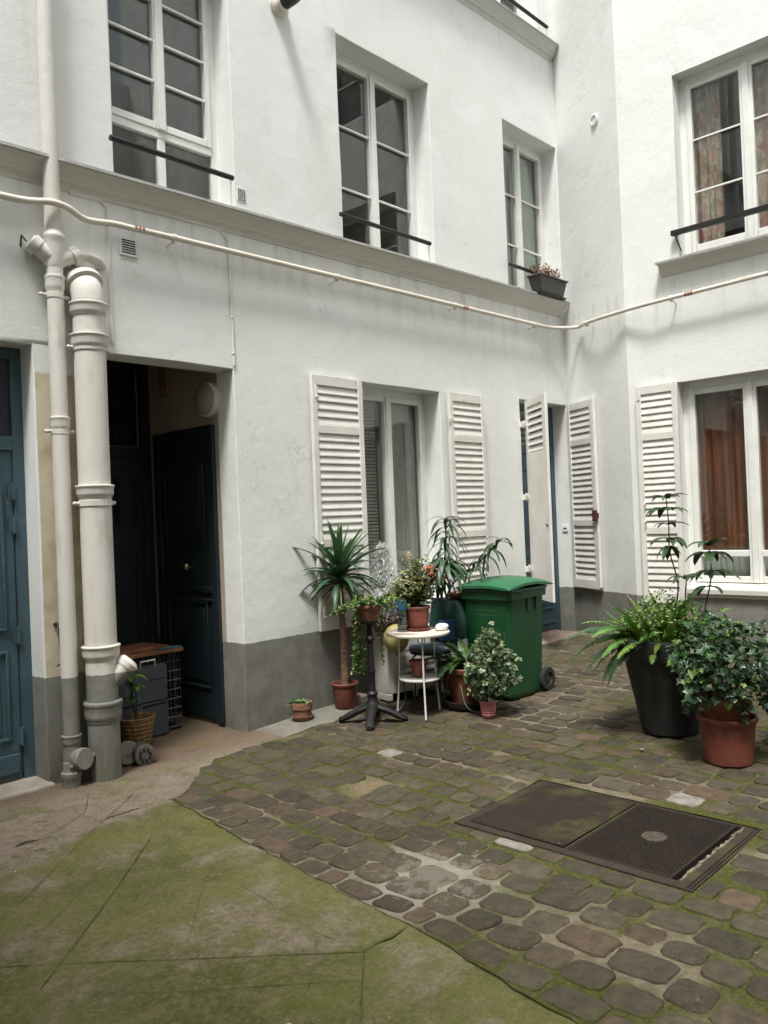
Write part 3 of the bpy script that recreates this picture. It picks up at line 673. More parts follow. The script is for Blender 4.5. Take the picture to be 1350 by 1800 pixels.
# louvred shutters
def shutter(b, fr, u0, u1, z0, z1, rails, hinge_side=-1, hinge_z=(), w=.0, th=.034, pitch=.064, solid_below=None, label=None, handle=None):
    st_ = .055; m = MB()
    m.box(fr, u0, u0+st_, w, w+th, z0, z1); m.box(fr, u1-st_, u1, w, w+th, z0, z1)
    zs = [z0, *sorted(rails), z1]
    for i, r in enumerate(zs):
        a, c = (r, r+.10) if i == 0 else ((r-.085, r) if i == len(zs)-1 else (r-.035, r+.035))
        m.box(fr, u0+st_, u1-st_, w+.001, w+th-.001, a, c)
    root = b.part('shutter', m, M['shutter'], bevel=.003)
    if label: root['label'] = label
    sl_ = MB()
    for i, (a, c) in enumerate(zip(zs, zs[1:])):
        lo = a+(.10 if i == 0 else .035); hi = c-(.085 if i == len(zs)-2 else .035)
        if solid_below is not None and hi <= solid_below+.01:
            sl_.box(fr, u0+st_, u1-st_, w+.008, w+th-.006, lo, hi); continue
        n = max(1, round((hi-lo)/pitch)); p = (hi-lo)/n
        for k in range(n):
            zc = lo+p*(k+.5); dz = p*.34; e = rnd(-.002, .002)
            P = fr.P; ua, ub = u0+st_-.004, u1-st_+.004
            a4 = (w+.013, zc+p*.47+e); b4 = (w+th-.006, zc-p*.45+e); tk = .0042
            sl_.hexa([P(ua, a4[0], a4[1]-tk), P(ub, a4[0], a4[1]-tk), P(ub, b4[0], b4[1]-tk), P(ua, b4[0], b4[1]-tk), P(ua, a4[0], a4[1]+tk), P(ub, a4[0], a4[1]+tk), P(ub, b4[0], b4[1]+tk), P(ua, b4[0], b4[1]+tk)])
        if w < .02 or True:
            sl_.box(fr, u0+st_+.001, u1-st_-.001, w-.001, w+.002, lo, hi)
    b.part('slats', sl_, M['shutter'], root, smooth=0)
    for hz in hinge_z:
        h = MB(); uu = u0 if hinge_side < 0 else u1
        h.tube([fr.P(uu, w+th+.004, hz-.035), fr.P(uu, w+th+.004, hz+.035)], .009, 8); h.box(fr, uu-.04, uu+.04, w+th, w+th+.006, hz-.014, hz+.014)
        b.part('hinge', h, M['shutter'], root, bevel=.001)
    return root
R = [2.32, 1.38]
sA = shutter(bA, FA, 4.425, 5.005, .665, 2.765, R, 1, (), w=.02)
for hz in (2.62, 1.42, .82):
    h = MB(); h.box(FA, 4.455, 4.475, .055, .064, hz-.05, hz+.05); h.ball(FA.P(4.465, .064, hz-.04), .011, 8); bA.part('catch', h, M['shutter'], sA, bevel=.001)
sB = shutter(bA, FA, 6.185, 6.745, .665, 2.765, R, -1, (2.50, 1.55), w=.03)
# B1 shutter
sC = shutter(bB, FB1, .06, .575, .68, 2.80, [2.34, 1.42], 1, (), w=.015)
pl_ = MB(); pl_.box(FB1, .578, .60, .012, .05, .70, 2.83); bB.part('guide_strip', pl_, M['shutter'], sC, bevel=.003)
lk = MB(); lk.box(FB1, .55, .61, .052, .085, 1.44, 1.56); lk.box(FB1, .605, .635, .05, .07, 1.47, 1.53); lk.tube([FB1.P(.575, .085, 1.45), FB1.P(.575, .10, 1.50)], .008, 6); bB.part('latch', lk, M['rust'], sC, bevel=.003)
# B2 shutter left of the lower window
sD = shutter(bB, FB2, -3.865, -3.43, .60, 2.80, [2.28, 1.33], 1, (), w=.03)
for hz in (1.60, 1.42):
    h = MB(); h.tube([FB2.P(-3.80, .07, hz-.03), FB2.P(-3.80, .095, hz), FB2.P(-3.80, .07, hz+.03)], .006, 6); bB.part('catch', h, M['shutter'], sD)
h = MB(); h.box(FB2, -3.85, -3.82, .065, .072, 2.66, 2.76); bB.part('catch', h, M['shutter'], sD, bevel=.001)

# door leaf shutter of the corner door, swung out
hx, hy = 7.535, 4.965; ex, ey = 7.165, 4.475
FL = Fr((hx, hy), (ex-hx, ey-hy), ((ey-hy), -(ex-hx))); LL = math.hypot(ex-hx, ey-hy)
FL = Fr((hx, hy), (ex-hx, ey-hy), (ey-hy, -(ex-hx)))
if FL.n.dot(Vector((-1, -.2, 0))) < 0: FL.n = -FL.n
m = MB(); zt, zb = 2.775, .64; zl0, zl1 = 2.20, 2.70
m.box(FL, 0, .07, 0, .03, zb, zt); m.box(FL, LL-.10, LL, 0, .03, zb, zt); m.box(FL, .07, LL-.10, .001, .029, zl1, zt); m.box(FL, .07, LL-.10, .001, .029, zb, zl0)
dl = bA.part('shutter', m, M['shutter'], bevel=.003); dl['label'] = 'white door shutter with louvres only at its top, swung open above the bin'
m = MB()
for k in range(7):
    zc = zl0+(k+.5)*(zl1-zl0)/7; tk = .007; P = FL.P; a, c = .066, LL-.096
    m.hexa([P(a, .004, zc+.022-tk), P(c, .004, zc+.022-tk), P(c, .027, zc-.022-tk), P(a, .027, zc-.022-tk), P(a, .004, zc+.022+tk), P(c, .004, zc+.022+tk), P(c, .027, zc-.022+tk), P(a, .027, zc-.022+tk)])
bA.part('slats', m, M['shutter'], dl, smooth=0)
for hz in (2.52, 1.73, .95):
    m = MB(); m.box(FL, -.05, .05, .030, .038, hz-.025, hz+.025); m.tube([FL.P(-.025, .035, hz-.045), FL.P(-.025, .035, hz+.045)], .013, 8)
    m.box(FA, 7.455, 7.50, .0, .03, hz-.03, hz+.03); bA.part('hinge', m, M['hingep'] if 'hingep' in M else M['shutter'], dl, bevel=.002)
m = MB(); m.ball(FL.P(LL-.05, .035, 1.42), .012, 8); m.tube([FL.P(LL-.05, .03, 1.43), FL.P(LL-.045, .06, 1.44)], .005, 6); bA.part('knob', m, M['iron'], dl)

# panelled doors
def door(b, fr, u0, u1, z0, z1, w, mat, panels, leafs, jamb=.07, trans=None, hinges=(), glasspane=None, label=None):
    m = MB(); d0 = w-.06
    m.box(fr, u0-.01, u0+jamb, d0, w, z0, z1+.01); m.box(fr, u1-jamb, u1+.01, d0, w, z0, z1+.01); m.box(fr, u0+jamb, u1-jamb, d0, w, z1-jamb, z1+.01)
    if trans: m.box(fr, u0+jamb, u1-jamb, d0, w+.004, trans-.045, trans+.045)
    root = b.part('door', m, mat, bevel=.004)
    if label: root['label'] = label
    for a, c in leafs:
        l = MB(); l.box(fr, a+.002, c-.002, d0+.004, w-.012, z0+.02, (trans-.047 if trans else z1-jamb-.002))
        for (p0, p1) in panels:      # mouldings round recessed panels
            e = .085; x0, x1 = a+e, c-e
            for q in ((x0-.018, x1+.018, p1, p1+.018), (x0-.018, x1+.018, p0-.018, p0), (x0-.018, x0, p0, p1), (x1, x1+.018, p0, p1)): l.box(fr, q[0], q[1], w-.013, w+.004, q[2], q[3])
            l.box(fr, x0+.035, x1-.035, w-.0125, w-.004, p0+.035, p1-.035)
        b.part('door_leaf', l, mat, root, bevel=.004)
    for hz, uu in hinges:
        h = MB(); h.tube([fr.P(uu, w+.012, hz-.055), fr.P(uu, w+.012, hz+.055)], .011, 8); h.box(fr, uu-.03, uu+.0, w+.002, w+.008, hz-.045, hz+.045)
        b.part('hinge', h, mat, root)
    return root
d1 = door(bA, FA, .95, 2.18, .02, 2.73, -.18, M['teal'], [(.30, .82), (.98, 1.82)], [(1.02, 1.562), (1.564, 2.105)], trans=2.13, hinges=((1.83, 2.10), (1.62, 2.10), (.93, 2.10), (.30, 2.10)), label='blue-grey panelled double door at the left edge')
k = MB(); k.box(FA, 1.05, 2.08, -.178, -.165, .08, .20); bA.part('kick_board', k, M['teal'], d1, bevel=.01)
t = MB()
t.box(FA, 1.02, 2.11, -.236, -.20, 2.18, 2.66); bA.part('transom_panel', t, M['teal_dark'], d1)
d2 = door(bA, FA, 7.45, 8.44, .17, 2.80, -.19, M['teal'], [(.45, 1.05), (1.25, 2.05)], [(7.53, 8.36)], trans=2.28, label='blue-grey front door in the corner behind the bin')
g_ = MB(); g_.box(FA, 7.54, 8.35, -.23, -.222, 2.33, 2.72); bA.part('pane', g_, M['glass'], d2, smooth=0)
room(bA, d2, FA, 7.54, 8.35, 2.33, 2.72, -.30, .5)
hd = MB(); hd.box(FA, 8.19, 8.225, -.20, -.185, 1.32, 1.62); hd.tube([FA.P(8.207, -.19, 1.58), FA.P(8.207, -.13, 1.58), FA.P(8.207, -.13, 1.42), FA.P(8.207, -.19, 1.40)], .008, 8); bA.part('handle', hd, M['chrome'], d2)
k = MB(); k.box(FA, 7.56, 8.33, -.19, -.165, .26, .30); k.box(FA, 7.56, 8.33, -.19, -.172, .20, .25); bA.part('weather_bar', k, M['teal'], d2, bevel=.006)
stp = MB(); stp.prof(FA, [(-.25, -.05), (.22, -.05), (.22, .155), (.205, .175), (-.25, .18)], 7.35, 8.30); bA.part('doorstep', stp, M['stepstone'] if 'stepstone' in M else simple('worn_stone_step', (.19, .145, .115), .85, var=.25, vs=6, bump=.5), bevel=.012)
stp = MB(); stp.prof(FA, [(-.22, -.05), (.06, -.05), (.06, .018), (.05, .026), (-.22, .032)], .95, 2.20); bA.part('doorstep', stp, simple('pale_stone_sill', (.27, .235, .19), .85, var=.2, vs=6, bump=.5), bevel=.008)
# passage
FS = Fr((3.69, 0), (0, 1), (-1, 0))      # side wall of the passage, u = y
p = MB(); P = FS.P
def gridq(mb, P, u0, u1, z0, z1, n=6, m_=10, w=0):
    for a in range(n):
        for c in range(m_): mb.face([P(u0+(u1-u0)*a/n, w, z0+(z1-z0)*c/m_), P(u0+(u1-u0)*(a+1)/n, w, z0+(z1-z0)*c/m_), P(u0+(u1-u0)*(a+1)/n, w, z0+(z1-z0)*(c+1)/m_), P(u0+(u1-u0)*a/n, w, z0+(z1-z0)*(c+1)/m_)], merge=True)
p.face([P(5.235, .0, 2.735), P(5.235, .0, 3.2), P(6.3, .0, 3.2), P(6.3, 0, 2.735)]); gridq(p, P, 5.235, 6.3, -.05, 2.735)
p.face([(2.65, 5.235, -.05), (2.65, 6.3, -.05), (2.65, 6.3, 3.2), (2.65, 5.235, 3.2)]); p.face([(2.65, 6.3, -.05), (3.69, 6.3, -.05), (3.69, 6.3, 3.2), (2.65, 6.3, 3.2)])
p.face([(2.65, 5.235, 3.2), (2.65, 6.3, 3.2), (3.69, 6.3, 3.2), (3.69, 5.235, 3.2)]); p.face([(2.65, 5.238, 2.735), (3.69, 5.238, 2.735), (3.69, 5.238, 3.2), (2.65, 5.238, 3.2)])
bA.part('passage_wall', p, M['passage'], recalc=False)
FBk = Fr((0, 6.3), (1, 0), (0, -1))
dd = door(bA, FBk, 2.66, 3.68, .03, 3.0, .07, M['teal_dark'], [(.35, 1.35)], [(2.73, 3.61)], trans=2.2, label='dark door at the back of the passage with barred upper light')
sl2 = MB()
for u in (3.36, 3.53): sl2.box(FBk, u-.018, u+.018, .062, .075, 1.60, 1.98)
bA.part('slot', sl2, M['dark'], dd)
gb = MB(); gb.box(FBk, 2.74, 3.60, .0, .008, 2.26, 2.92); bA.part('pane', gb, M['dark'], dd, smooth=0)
gb = MB()
for i in range(9): gb.tube([FBk.P(2.80+i*.095, .05, 2.26), FBk.P(2.80+i*.095, .05, 2.92)], .008, 6)
bA.part('grille', gb, M['iron'], dd)
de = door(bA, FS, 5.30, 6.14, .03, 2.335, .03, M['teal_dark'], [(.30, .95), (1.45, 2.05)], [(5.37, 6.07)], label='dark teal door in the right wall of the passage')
kn = MB(); kn.ball(FS.P(5.67, .055, 1.24), .026, 10); kn.tube([FS.P(5.67, .02, 1.24), FS.P(5.67, .05, 1.24)], .012, 8); bA.part('knob', kn, M['handle'], de)
kn = MB(); kn.box(FS, 5.36, 6.08, .018, .036, 1.04, 1.08); kn.box(FS, 5.36, 6.08, .018, .036, .97, .99); bA.part('dado_rail', kn, M['teal_dark'], de, bevel=.004)
lp = Thing('bulkhead_lamp', (3.69, 5.32, 2.54), 'round unlit bulkhead lamp on the beige wall inside the passage', 'lamp')
m = MB(); m.lathe((3.695, 5.33, 2.54), [(0, 0), (.132, 0), (.135, .02), (.135, .045), (.12, .055)], 32, (-1, 0, 0)); lp.part('rim', m, M['shutter'])
m = MB(); m.lathe((3.64, 5.33, 2.54), [(.122, 0), (.115, .02), (.085, .045), (.045, .058), (0, .062)], 32, (-1, 0, 0)); lp.part('diffuser', m, simple('frosted_glass', (.32, .27, .23), .35))
cb = MB(); cb.tube([(3.67, 5.98, 3.1), (3.665, 5.98, 2.64)], .02, 8); tag(build('conduit', cb, M['wood']), 'short red-brown conduit coming down beside the lamp in the passage', 'conduit')

# unseen-but-reflected far side of the court
bC = Thing('apartment_building', (2, -3.2, 0), 'white walls of the court behind the viewer, reflected in the window panes', 'building')
FC = Fr((0, -3.2), (-1, 0), (0, 1)); FD = Fr((-2.6, 0), (0, -1), (1, 0))
opC = [(-6.3, -5.2, 3.9, 5.7), (-3.2, -2.1, 3.9, 5.7), (-6.3, -5.2, .9, 2.7), (-3.2, -2.1, .9, 2.7), (-6.3, -5.2, 6.9, 8.7), (-3.2, -2.1, 6.9, 8.7)]
opD = [(-2.6, -1.4, 3.9, 5.7), (.2, 1.4, 3.9, 5.7), (-2.6, -1.4, .9, 2.7), (-2.6, -1.4, 6.9, 8.7)]
HC = 9.8
w = MB(); wall_grid(w, FC, -BX, 2.6, -.1, HC, opC, step=.8); wall_grid(w, FD, -YA, 3.2, -.1, HC+1.5, opD, step=.8); bC.part('wall', w, M['plaster_b'])
for fr, op in ((FC, opC), (FD, opD)):
    for o in op: window(bC, fr, o, bars=2)
m = MB()
for z in (3.85, 6.85): m.prof(FC, [(-.01, z), (.12, z), (.12, z-.03), (.03, z-.14), (-.01, z-.14)], -BX, 2.6)
bC.part('cornice', m, M['cornice'])

# ------------------------------------------------------------------ curtains and blinds
def drape(name, fr, u0, u1, z0, z1, w, mat, label, cat='curtain', amp=.018, n=9, group=None):
    m = MB(); k = 70; h = 6; rows = []
    for i in range(k+1):
        t = i/k; u = u0+(u1-u0)*t; ww = w+amp*math.sin(t*n*2*math.pi+math.sin(t*9)*1.1)+amp*.4*math.sin(t*n*5.3)
        rows.append([m.vert(fr.P(u, ww+.25*amp*math.sin(7*t+q), z0+(z1-z0)*q/h)) for q in range(h+1)])
    for a, b in zip(rows, rows[1:]):
        for q in range(h): m.f.append([a[q], b[q], b[q+1], a[q+1]])
    b0 = tuple(fr.P((u0+u1)/2, w, z0)); return tag(build(name, m, mat, base=b0, smooth=60), label, cat, group)
drape('curtain', FB2, -3.33, -3.02, 4.08, 5.76, -.29, M['floral'], 'faded floral curtain gathered at the left side of the upper right window', amp=.02, n=4)
drape('curtain', FB2, -2.80, -2.10, 4.08, 5.76, -.29, M['floral'], 'faded floral curtain filling the right casement of the upper right window', amp=.02, n=7)
drape('curtain', FB2, -3.52, -2.08, 1.12, 2.76, -.25, M['brown'], 'rust brown curtain behind the ground-floor window on the right', amp=.02, n=14)
drape('net_curtain', FB2, -3.40, -2.18, .80, 1.10, -.25, M['net'], 'short grey net curtain below the brown curtain', amp=.008, n=22)
drape('net_curtain', FA, 5.60, 6.08, .80, 2.70, -.33, M['net'], 'grey net curtain in the right half of the shuttered window', amp=.012, n=7)
bl = MB(); 
for i in range(60): bl.box(FA, 5.06, 5.56, -.36, -.352, .82+i*.0315, .82+i*.0315+.024)
tag(build('blind', bl, M['net'], base=tuple(FA.P(5.3, -.35, .82))), 'slatted grey blind in the left half of the shuttered window', 'blind')
bl = MB(); bl.box(FA, 7.93, 8.40, -.32, -.31, 3.95, 5.75); tag(build('roller_blind', bl, M['window_board'], base=tuple(FA.P(8.2, -.3, 3.95))), 'pale green roller blind in the right pane of the small corner window', 'blind')
drape('net_curtain', FA, 7.41, 7.90, 3.95, 5.75, -.33, M['net'], 'grey net curtain in the left pane of the small corner window', amp=.012, n=8)

# ------------------------------------------------------------------ pipes
def collar(x, y, z, r, h=.09): return [(r, z), (r*1.18, z+.004), (r*1.22, z+.012), (r*1.22, z+h*.45), (r*1.12, z+h*.75), (r, z+h)]
def pipe_thing(label, x, y, r, ztop, rings, ears, base_z=0):
    th = Thing('soil_pipe', (x, y, 0), label, 'drain pipe')
    m = MB(); m.tube([(x+nz(z, x, 1, .004), y, z) for z in [base_z+i*(ztop-base_z)/14 for i in range(15)]], r, 28)
    th.part('pipe', m, M['pipe'])
    for z, h in rings:
        h *= .72
        m = MB(); m.lathe((x, y, z), [(r*1.0, -h*1.0), (r*1.05, -h*.99), (r*1.06, -h*.9), (r*1.10, -h*.84), (r*1.15, -h*.70), (r*1.165, -h*.58), (r*1.165, -h*.16), (r*1.18, -h*.12), (r*1.22, -h*.06), (r*1.235, h*.03), (r*1.21, h*.10), (r*1.12, h*.13), (r*1.02, h*.15)], 32)
        th.part('collar', m, M['pipe'], smooth=28)
    for z in ears:
        m = MB(); m.lathe((x, y, z), [(r*1.01, -.02), (r*1.06, -.018), (r*1.06, .018), (r*1.01, .02)], 28)
        for sg in (-1, 1): m.tube([(x+sg*r*1.0, y+.01, z), (x+sg*(r*1.0+.035), y+.01, z)], .011, 8); m.ball((x+sg*(r+.035), y+.01, z), .014, 8)
        m.tube([(x, y+r*.8, z), (x, YA+.01, z)], .012, 6)
        th.part('clamp', m, M['pipe'])
    return th
p1 = pipe_thing('slim cream-painted cast iron pipe climbing the wall beside the left door', 2.295, 4.93, .050, HA, [(3.14, .12), (2.265, .10), (.30, .08), (6.2, .1)], [3.03, 2.185, 5.2])
m = MB()      # branch hub
m.lathe((2.295, 4.93, 3.33), [(.050, -.13), (.055, -.11), (.058, -.06), (.064, 0), (.066, .04), (.072, .055), (.072, .07), (.062, .085), (.052, .10)], 24)
m.tube([(2.295, 4.93, 3.26), (2.22, 4.945, 3.31), (2.16, 4.955, 3.345)], [.055, .052, .05], 16); m.tube([(2.205, 4.95, 3.315), (2.165, 4.955, 3.345)], .062, 16)
m.tube([(2.295, 4.93, 3.24), (2.38, 4.94, 3.285), (2.46, 4.94, 3.315)], [.05, .05, .047], 16); m.tube([(2.41, 4.94, 3.29), (2.455, 4.94, 3.318)], .058, 16)
p1.part('branch', m, M['pipe'], smooth=50)
m = MB(); m.tube([(2.45, 4.94, 3.31), (2.53, 4.945, 3.325), (2.60, 4.96, 3.315), (2.66, 5.03, 3.31)], .033, 12); p1.part('branch_tail', m, M['pipe'])
m = MB(); m.tube([(2.14, 4.96, 3.345), (2.13, 5.0, 3.39), (2.13, 5.02, 3.32)], .006, 6); p1.part('hook', m, M['iron'])
m = MB()      # inspection trap at its foot
m.tube([(2.295, 4.93, .24), (2.295, 4.93, .08)], [.052, .055], 20); m.lathe((2.31, 4.86, .165), [(0, .05), (.062, .05), (.066, .042), (.066, .0), (.055, -.03)], 28, (.25, -1, .12)); m.ball((2.385, 4.835, .175), .012, 8); m.ball((2.245, 4.84, .135), .013, 8)
m.lathe((2.265, 4.89, .0), [(.055, 0), (.055, .05), (.06, .06), (.06, .09), (.05, .10), (.045, .15), (0, .15)], 20)
p1.part('inspection_cap', m, simple('grey_pipe_paint', (.17, .16, .14), .6, var=.2, vs=9))
p2 = pipe_thing('thick cream-painted cast iron pipe standing beside the passage opening', 2.485, 4.885, .098, 3.02, [(2.99, .10), (2.79, .11), (1.84, .10), (.83, .11), (.475, .16)], [2.715, 1.735])
m = MB(); pts = []
for i in range(9):
    t = i/8*math.radians(80); pts.append((2.485+.0*t, 4.885+.17*(1-math.cos(t)), 3.01+.17*math.sin(t)))
m.tube(pts, [.098, .098, .1, .1, .1, .1, .098, .096, .094], 28); p2.part('elbow', m, M['pipe'], smooth=60)
m = MB(); m.lathe((2.485, 4.93, 3.135), [(.098, -.02), (.118, -.015), (.118, .02), (.098, .03)], 28, (0, .62, .78)); p2.part('collar', m, M['pipe'])
m = MB(); m.tube([(2.50, 4.87, .56), (2.58, 4.83, .66), (2.635, 4.81, .715)], [.05, .062, .066], 18); m.lathe((2.612, 4.82, .692), [(.07, -.01), (.074, 0), (.074, .03), (.066, .035), (.05, .05), (0, .055)], 20, (.62, -.2, .66)); p2.part('inlet', m, M['pipe'])
# gas pipe
gp = Thing('gas_pipe', (4, 4.9, 3.5), 'long cream gas pipe running along both walls above the ground floor', 'gas pipe')
m = MB(); ctrl = [(-2.5, 4.93, 3.56), (1.9, 4.925, 3.573), (2.12, 4.90, 3.572), (2.25, 4.85, 3.580), (2.36, 4.855, 3.574), (2.5, 4.90, 3.545), (2.7, 4.925, 3.572)]
ctrl += [(x, 4.925, 3.576+.0105*(x-2.7)) for x in (3.2, 4, 5, 6, 7, 7.8)]
ctrl += [(8.02, 4.90, 3.634), (8.16, 4.82, 3.636), (8.24, 4.70, 3.634)]
q1 = FB1.P(.60, .10, 3.622); q2 = FB1.P(.95, .11, 3.605); ctrl += [tuple(q1), tuple(q2), (7.80, 3.75, 3.602), (7.80, 3.4, 3.615), (7.80, 2.5, 3.642), (7.80, -3, 3.70)]
def crom(P_, n=6):
    o = []; P_ = [Vector(p) for p in P_]
    for i in range(len(P_)-1):
        a, b, c, d = P_[max(0, i-1)], P_[i], P_[i+1], P_[min(len(P_)-1, i+2)]
        for k_ in range(n):
            t = k_/n; o.append(.5*((2*b)+(c-a)*t+(2*a-5*b+4*c-d)*t*t+(-a+3*b-3*c+d)*t**3))
    return o+[P_[-1]]
def dense(P_):      # keep splines tight on long runs
    o = [P_[0]]
    for a, b in zip(P_, P_[1:]):
        L = (Vector(b)-Vector(a)).length
        if L > .5:
            o += [tuple(Vector(a).lerp(Vector(b), .15/L)), tuple(Vector(a).lerp(Vector(b), 1-.15/L))]
        o.append(b)
    return o
m.tube(crom(dense(ctrl)), .0205, 14); gp.part('pipe', m, M['gas'], smooth=70)
def gbr(fr, u, z, w=.095):
    m = MB(); c = fr.P(u, w, z); m.lathe(c, [(.021, -.012), (.027, -.012), (.027, .012), (.021, .012)], 16, tuple(fr.u)); m.tube([fr.P(u, w+.0, z-.02), fr.P(u, .0, z-.035)], .006, 6); m.box(fr, u-.008, u+.008, w-.012, w+.012, z-.04, z-.018)
    gp.part('bracket', m, M['gas'])
for u in (3.16, 4.72, 6.30, 7.70): gbr(FA, u, 3.576+.0105*(u-2.7))
gbr(FB1, .62, 3.621, .10); gbr(FB2, -3.42, 3.614, .12); gbr(FB2, -2.0, 3.65, .12)
for fr, u, w_, z in ((FA, 2.86, .095, 3.5777), (FA, 6.42, .095, 3.615), (FB2, -3.27, .12, 3.619)):
    m = MB()
    for i in range(3): m.lathe(fr.P(u+i*.028, w_, z+.014*i*.028), [(.0203, -.009), (.0216, -.009), (.0216, .009), (.0203, .009)], 14, tuple(fr.u))
    gp.part('copper_bands', m, M['copper'])
# cable duct, moulding
m = MB(); m.tube([(2.45, 5.012, 3.74), (2.66, 5.012, 3.745), (2.71, 5.012, 3.70), (2.712, 5.012, 2.80)], .011, 8)
tag(build('cable', m, M['shutter'], base=(2.7, 5.01, 2.8)), 'thin painted cable running down the wall right of the thick pipe', 'cable')
m = MB(); m.tube([(2.60, 5.014, 3.775), (3.60, 5.014, 3.765), (3.675, 5.012, 3.70), (3.69, 5.012, 3.4), (3.695, 5.012, 2.76)], .008, 8); m.ball((3.69, 5.008, 3.12), .011, 6); m.ball((3.69, 5.008, 2.85), .011, 6)
tag(build('cable', m, M['shutter'], base=(3.69, 5.01, 2.8)), 'thin painted cable dropping to the top right corner of the passage', 'cable')
def vent(fr, u, z, wd, h, n, label, slats=True):
    t = Thing('vent_grille', tuple(fr.P(u, 0, z-h/2)), label, 'vent')
    m = MB(); m.box(fr, u-wd/2-.015, u+wd/2+.015, .003, .012, z-h/2-.012, z+h/2+.012); t.part('plate', m, M['plaster_b'])
    m = MB(); p_ = h/n
    for i in range(n): m.box(fr, u-wd/2, u+wd/2, .0118, .0135, z-h/2+i*p_+p_*.22, z-h/2+i*p_+p_*.72)
    t.part('slots', m, M['dark'], smooth=0)
vent(FA, 2.855, 3.475, .10, .10, 6, 'small square slotted vent under the gas pipe near the left')
t = Thing('vent_grille', tuple(FA.P(3.83, 0, 4.04)), 'small mesh vent below the railing of the tall left window', 'vent')
m = MB(); m.box(FA, 3.785, 3.865, .003, .010, 4.03, 4.13); t.part('plate', m, M['plaster_b'])
m = MB()
for i in range(4):
    for k in range(6): m.box(FA, 3.792+i*.018, 3.792+i*.018+.012, .0095, .0115, 4.036+k*.0155, 4.036+k*.0155+.009)
t.part('mesh_holes', m, M['dark'], smooth=0)
# round vent on the chamfer
c = FB1.P(.80, .006, 5.79); t = Thing('round_vent', tuple(c), 'small round vent high on the white wall near the corner', 'vent')
m = MB(); m.lathe(c, [(0, 0), (.062, 0), (.064, .012), (.050, .020), (.047, .006)], 28, tuple(FB1.n)); t.part('ring', m, M['white'])
m = MB(); m.lathe(c, [(0, .009), (.046, .009)], 24, tuple(FB1.n)); t.part('disc', m, simple('grey_mesh', (.16, .16, .15), .7))
m = MB()
for i in range(-3, 4):
    hh = math.sqrt(.046**2-(i*.012)**2); m.box(FB1, .80+i*.012-.003, .80+i*.012+.003, .0145, .018, 5.79-hh, 5.79+hh)
t.part('slats', m, M['white'])
# boiler flue
c = FA.P(4.27, .0, 5.72); t = Thing('flue_outlet', tuple(c), 'boiler flue outlet with dark cap on the wall at the top left', 'flue')
m = MB(); m.lathe(c, [(0, 0), (.085, 0), (.088, .03), (.07, .05), (.058, .055), (.055, .13), (.045, .13)], 28, (0, -1, 0)); t.part('collar', m, M['gas'])
m = MB(); m.lathe(c+Vector((0, -.13, 0)), [(.045, -.04), (.058, -.04), (.060, .05), (.055, .10), (.0, .10)], 22, (0, -1, 0))
for i in range(4): m.lathe(c+Vector((0, -.14-.02*i, 0)), [(.052, 0), (.058, .002), (.058, .008), (.052, .010)], 22, (0, -1, 0))
t.part('cap', m, M['iron'])
# socket in the reveal of the corner door
m = MB(); FR_ = Fr((8.44, 0), (0, 1), (-1, 0)); m.box(FR_, 5.06, 5.13, .0, .012, 1.32, 1.40)
t = Thing('wall_socket', (8.43, 5.09, 1.32), 'small white switch on the reveal of the corner door', 'switch'); t.part('plate', m, M['white'], bevel=.003)
m = MB(); m.box(FR_, 5.075, 5.115, .0125, .015, 1.352, 1.366); t.part('rocker', m, M['dark'])
# hook bar on the ochre pier
m = MB(); m.tube([(2.255, 4.975, .995), (2.245, 4.97, .98), (2.255, 4.965, .965), (2.262, 4.965, .85), (2.264, 4.965, .75), (2.235, 4.965, .735)], .006, 8); m.ball((2.25, 4.985, .99), .016, 8); m.tube([(2.25, 5.02, .99), (2.25, 4.97, .99)], .006, 6)
tag(build('iron_hook', m, M['iron'], base=(2.25, 4.97, .73)), 'black iron bolt rod hanging on the ochre pier by the slim pipe', 'hook')

# ------------------------------------------------------------------ window box on the corner window ledge
t = Thing('flower_box', (7.85, 4.90, 4.03), 'grey window box of withered plants hung on the corner window railing', 'flower box')
FX = Fr((7.95, 4.90), (1, -.02), (-.02, -1))
m = MB(); P = FX.P
for (u0, u1, w0, w1) in ((-.27, .27, -.075, .085),):
    m.hexa([P(u0+.05, w0+.02, 3.99), P(u1-.05, w0+.02, 3.99), P(u1-.05, w1-.02, 3.99), P(u0+.05, w1-.02, 3.99), P(u0, w0, 4.155), P(u1, w0, 4.155), P(u1, w1, 4.155), P(u0, w1, 4.155)])
m.box(FX, -.285, .285, -.085, .10, 4.155, 4.172); t.part('trough', m, simple('grey_plastic_trough', (.075, .068, .062), .6, var=.1), bevel=.005)
m = MB(); m.box(FX, -.24, .26, -.07, .075, 3.965, 3.985); t.part('saucer', m, M['iron'], bevel=.004)
m = MB()
for i in range(150):
    a = P(rnd(-.25, .2), rnd(-.05, .06), 4.17); b = a+Vector((rnd(-.05, .05), rnd(-.05, .05), rnd(.02, .11))); cc = random.choice([(.30, .13, .07), (.42, .24, .14), (.22, .10, .06), (.5, .34, .24)])
    m.tube([a, b], .0022, 3, cc, False)
    for q in range(3): m.leaf(b, (rnd(-1, 1), rnd(-1, 1), rnd(-.3, 1)), (0, 0, 1), .022, [(-.3, .2), (-.35, .6), (0, 1), (.35, .6), (.3, .2)], cc)
t.part('withered_plants', m, M['leaf'], smooth=0, recalc=False)

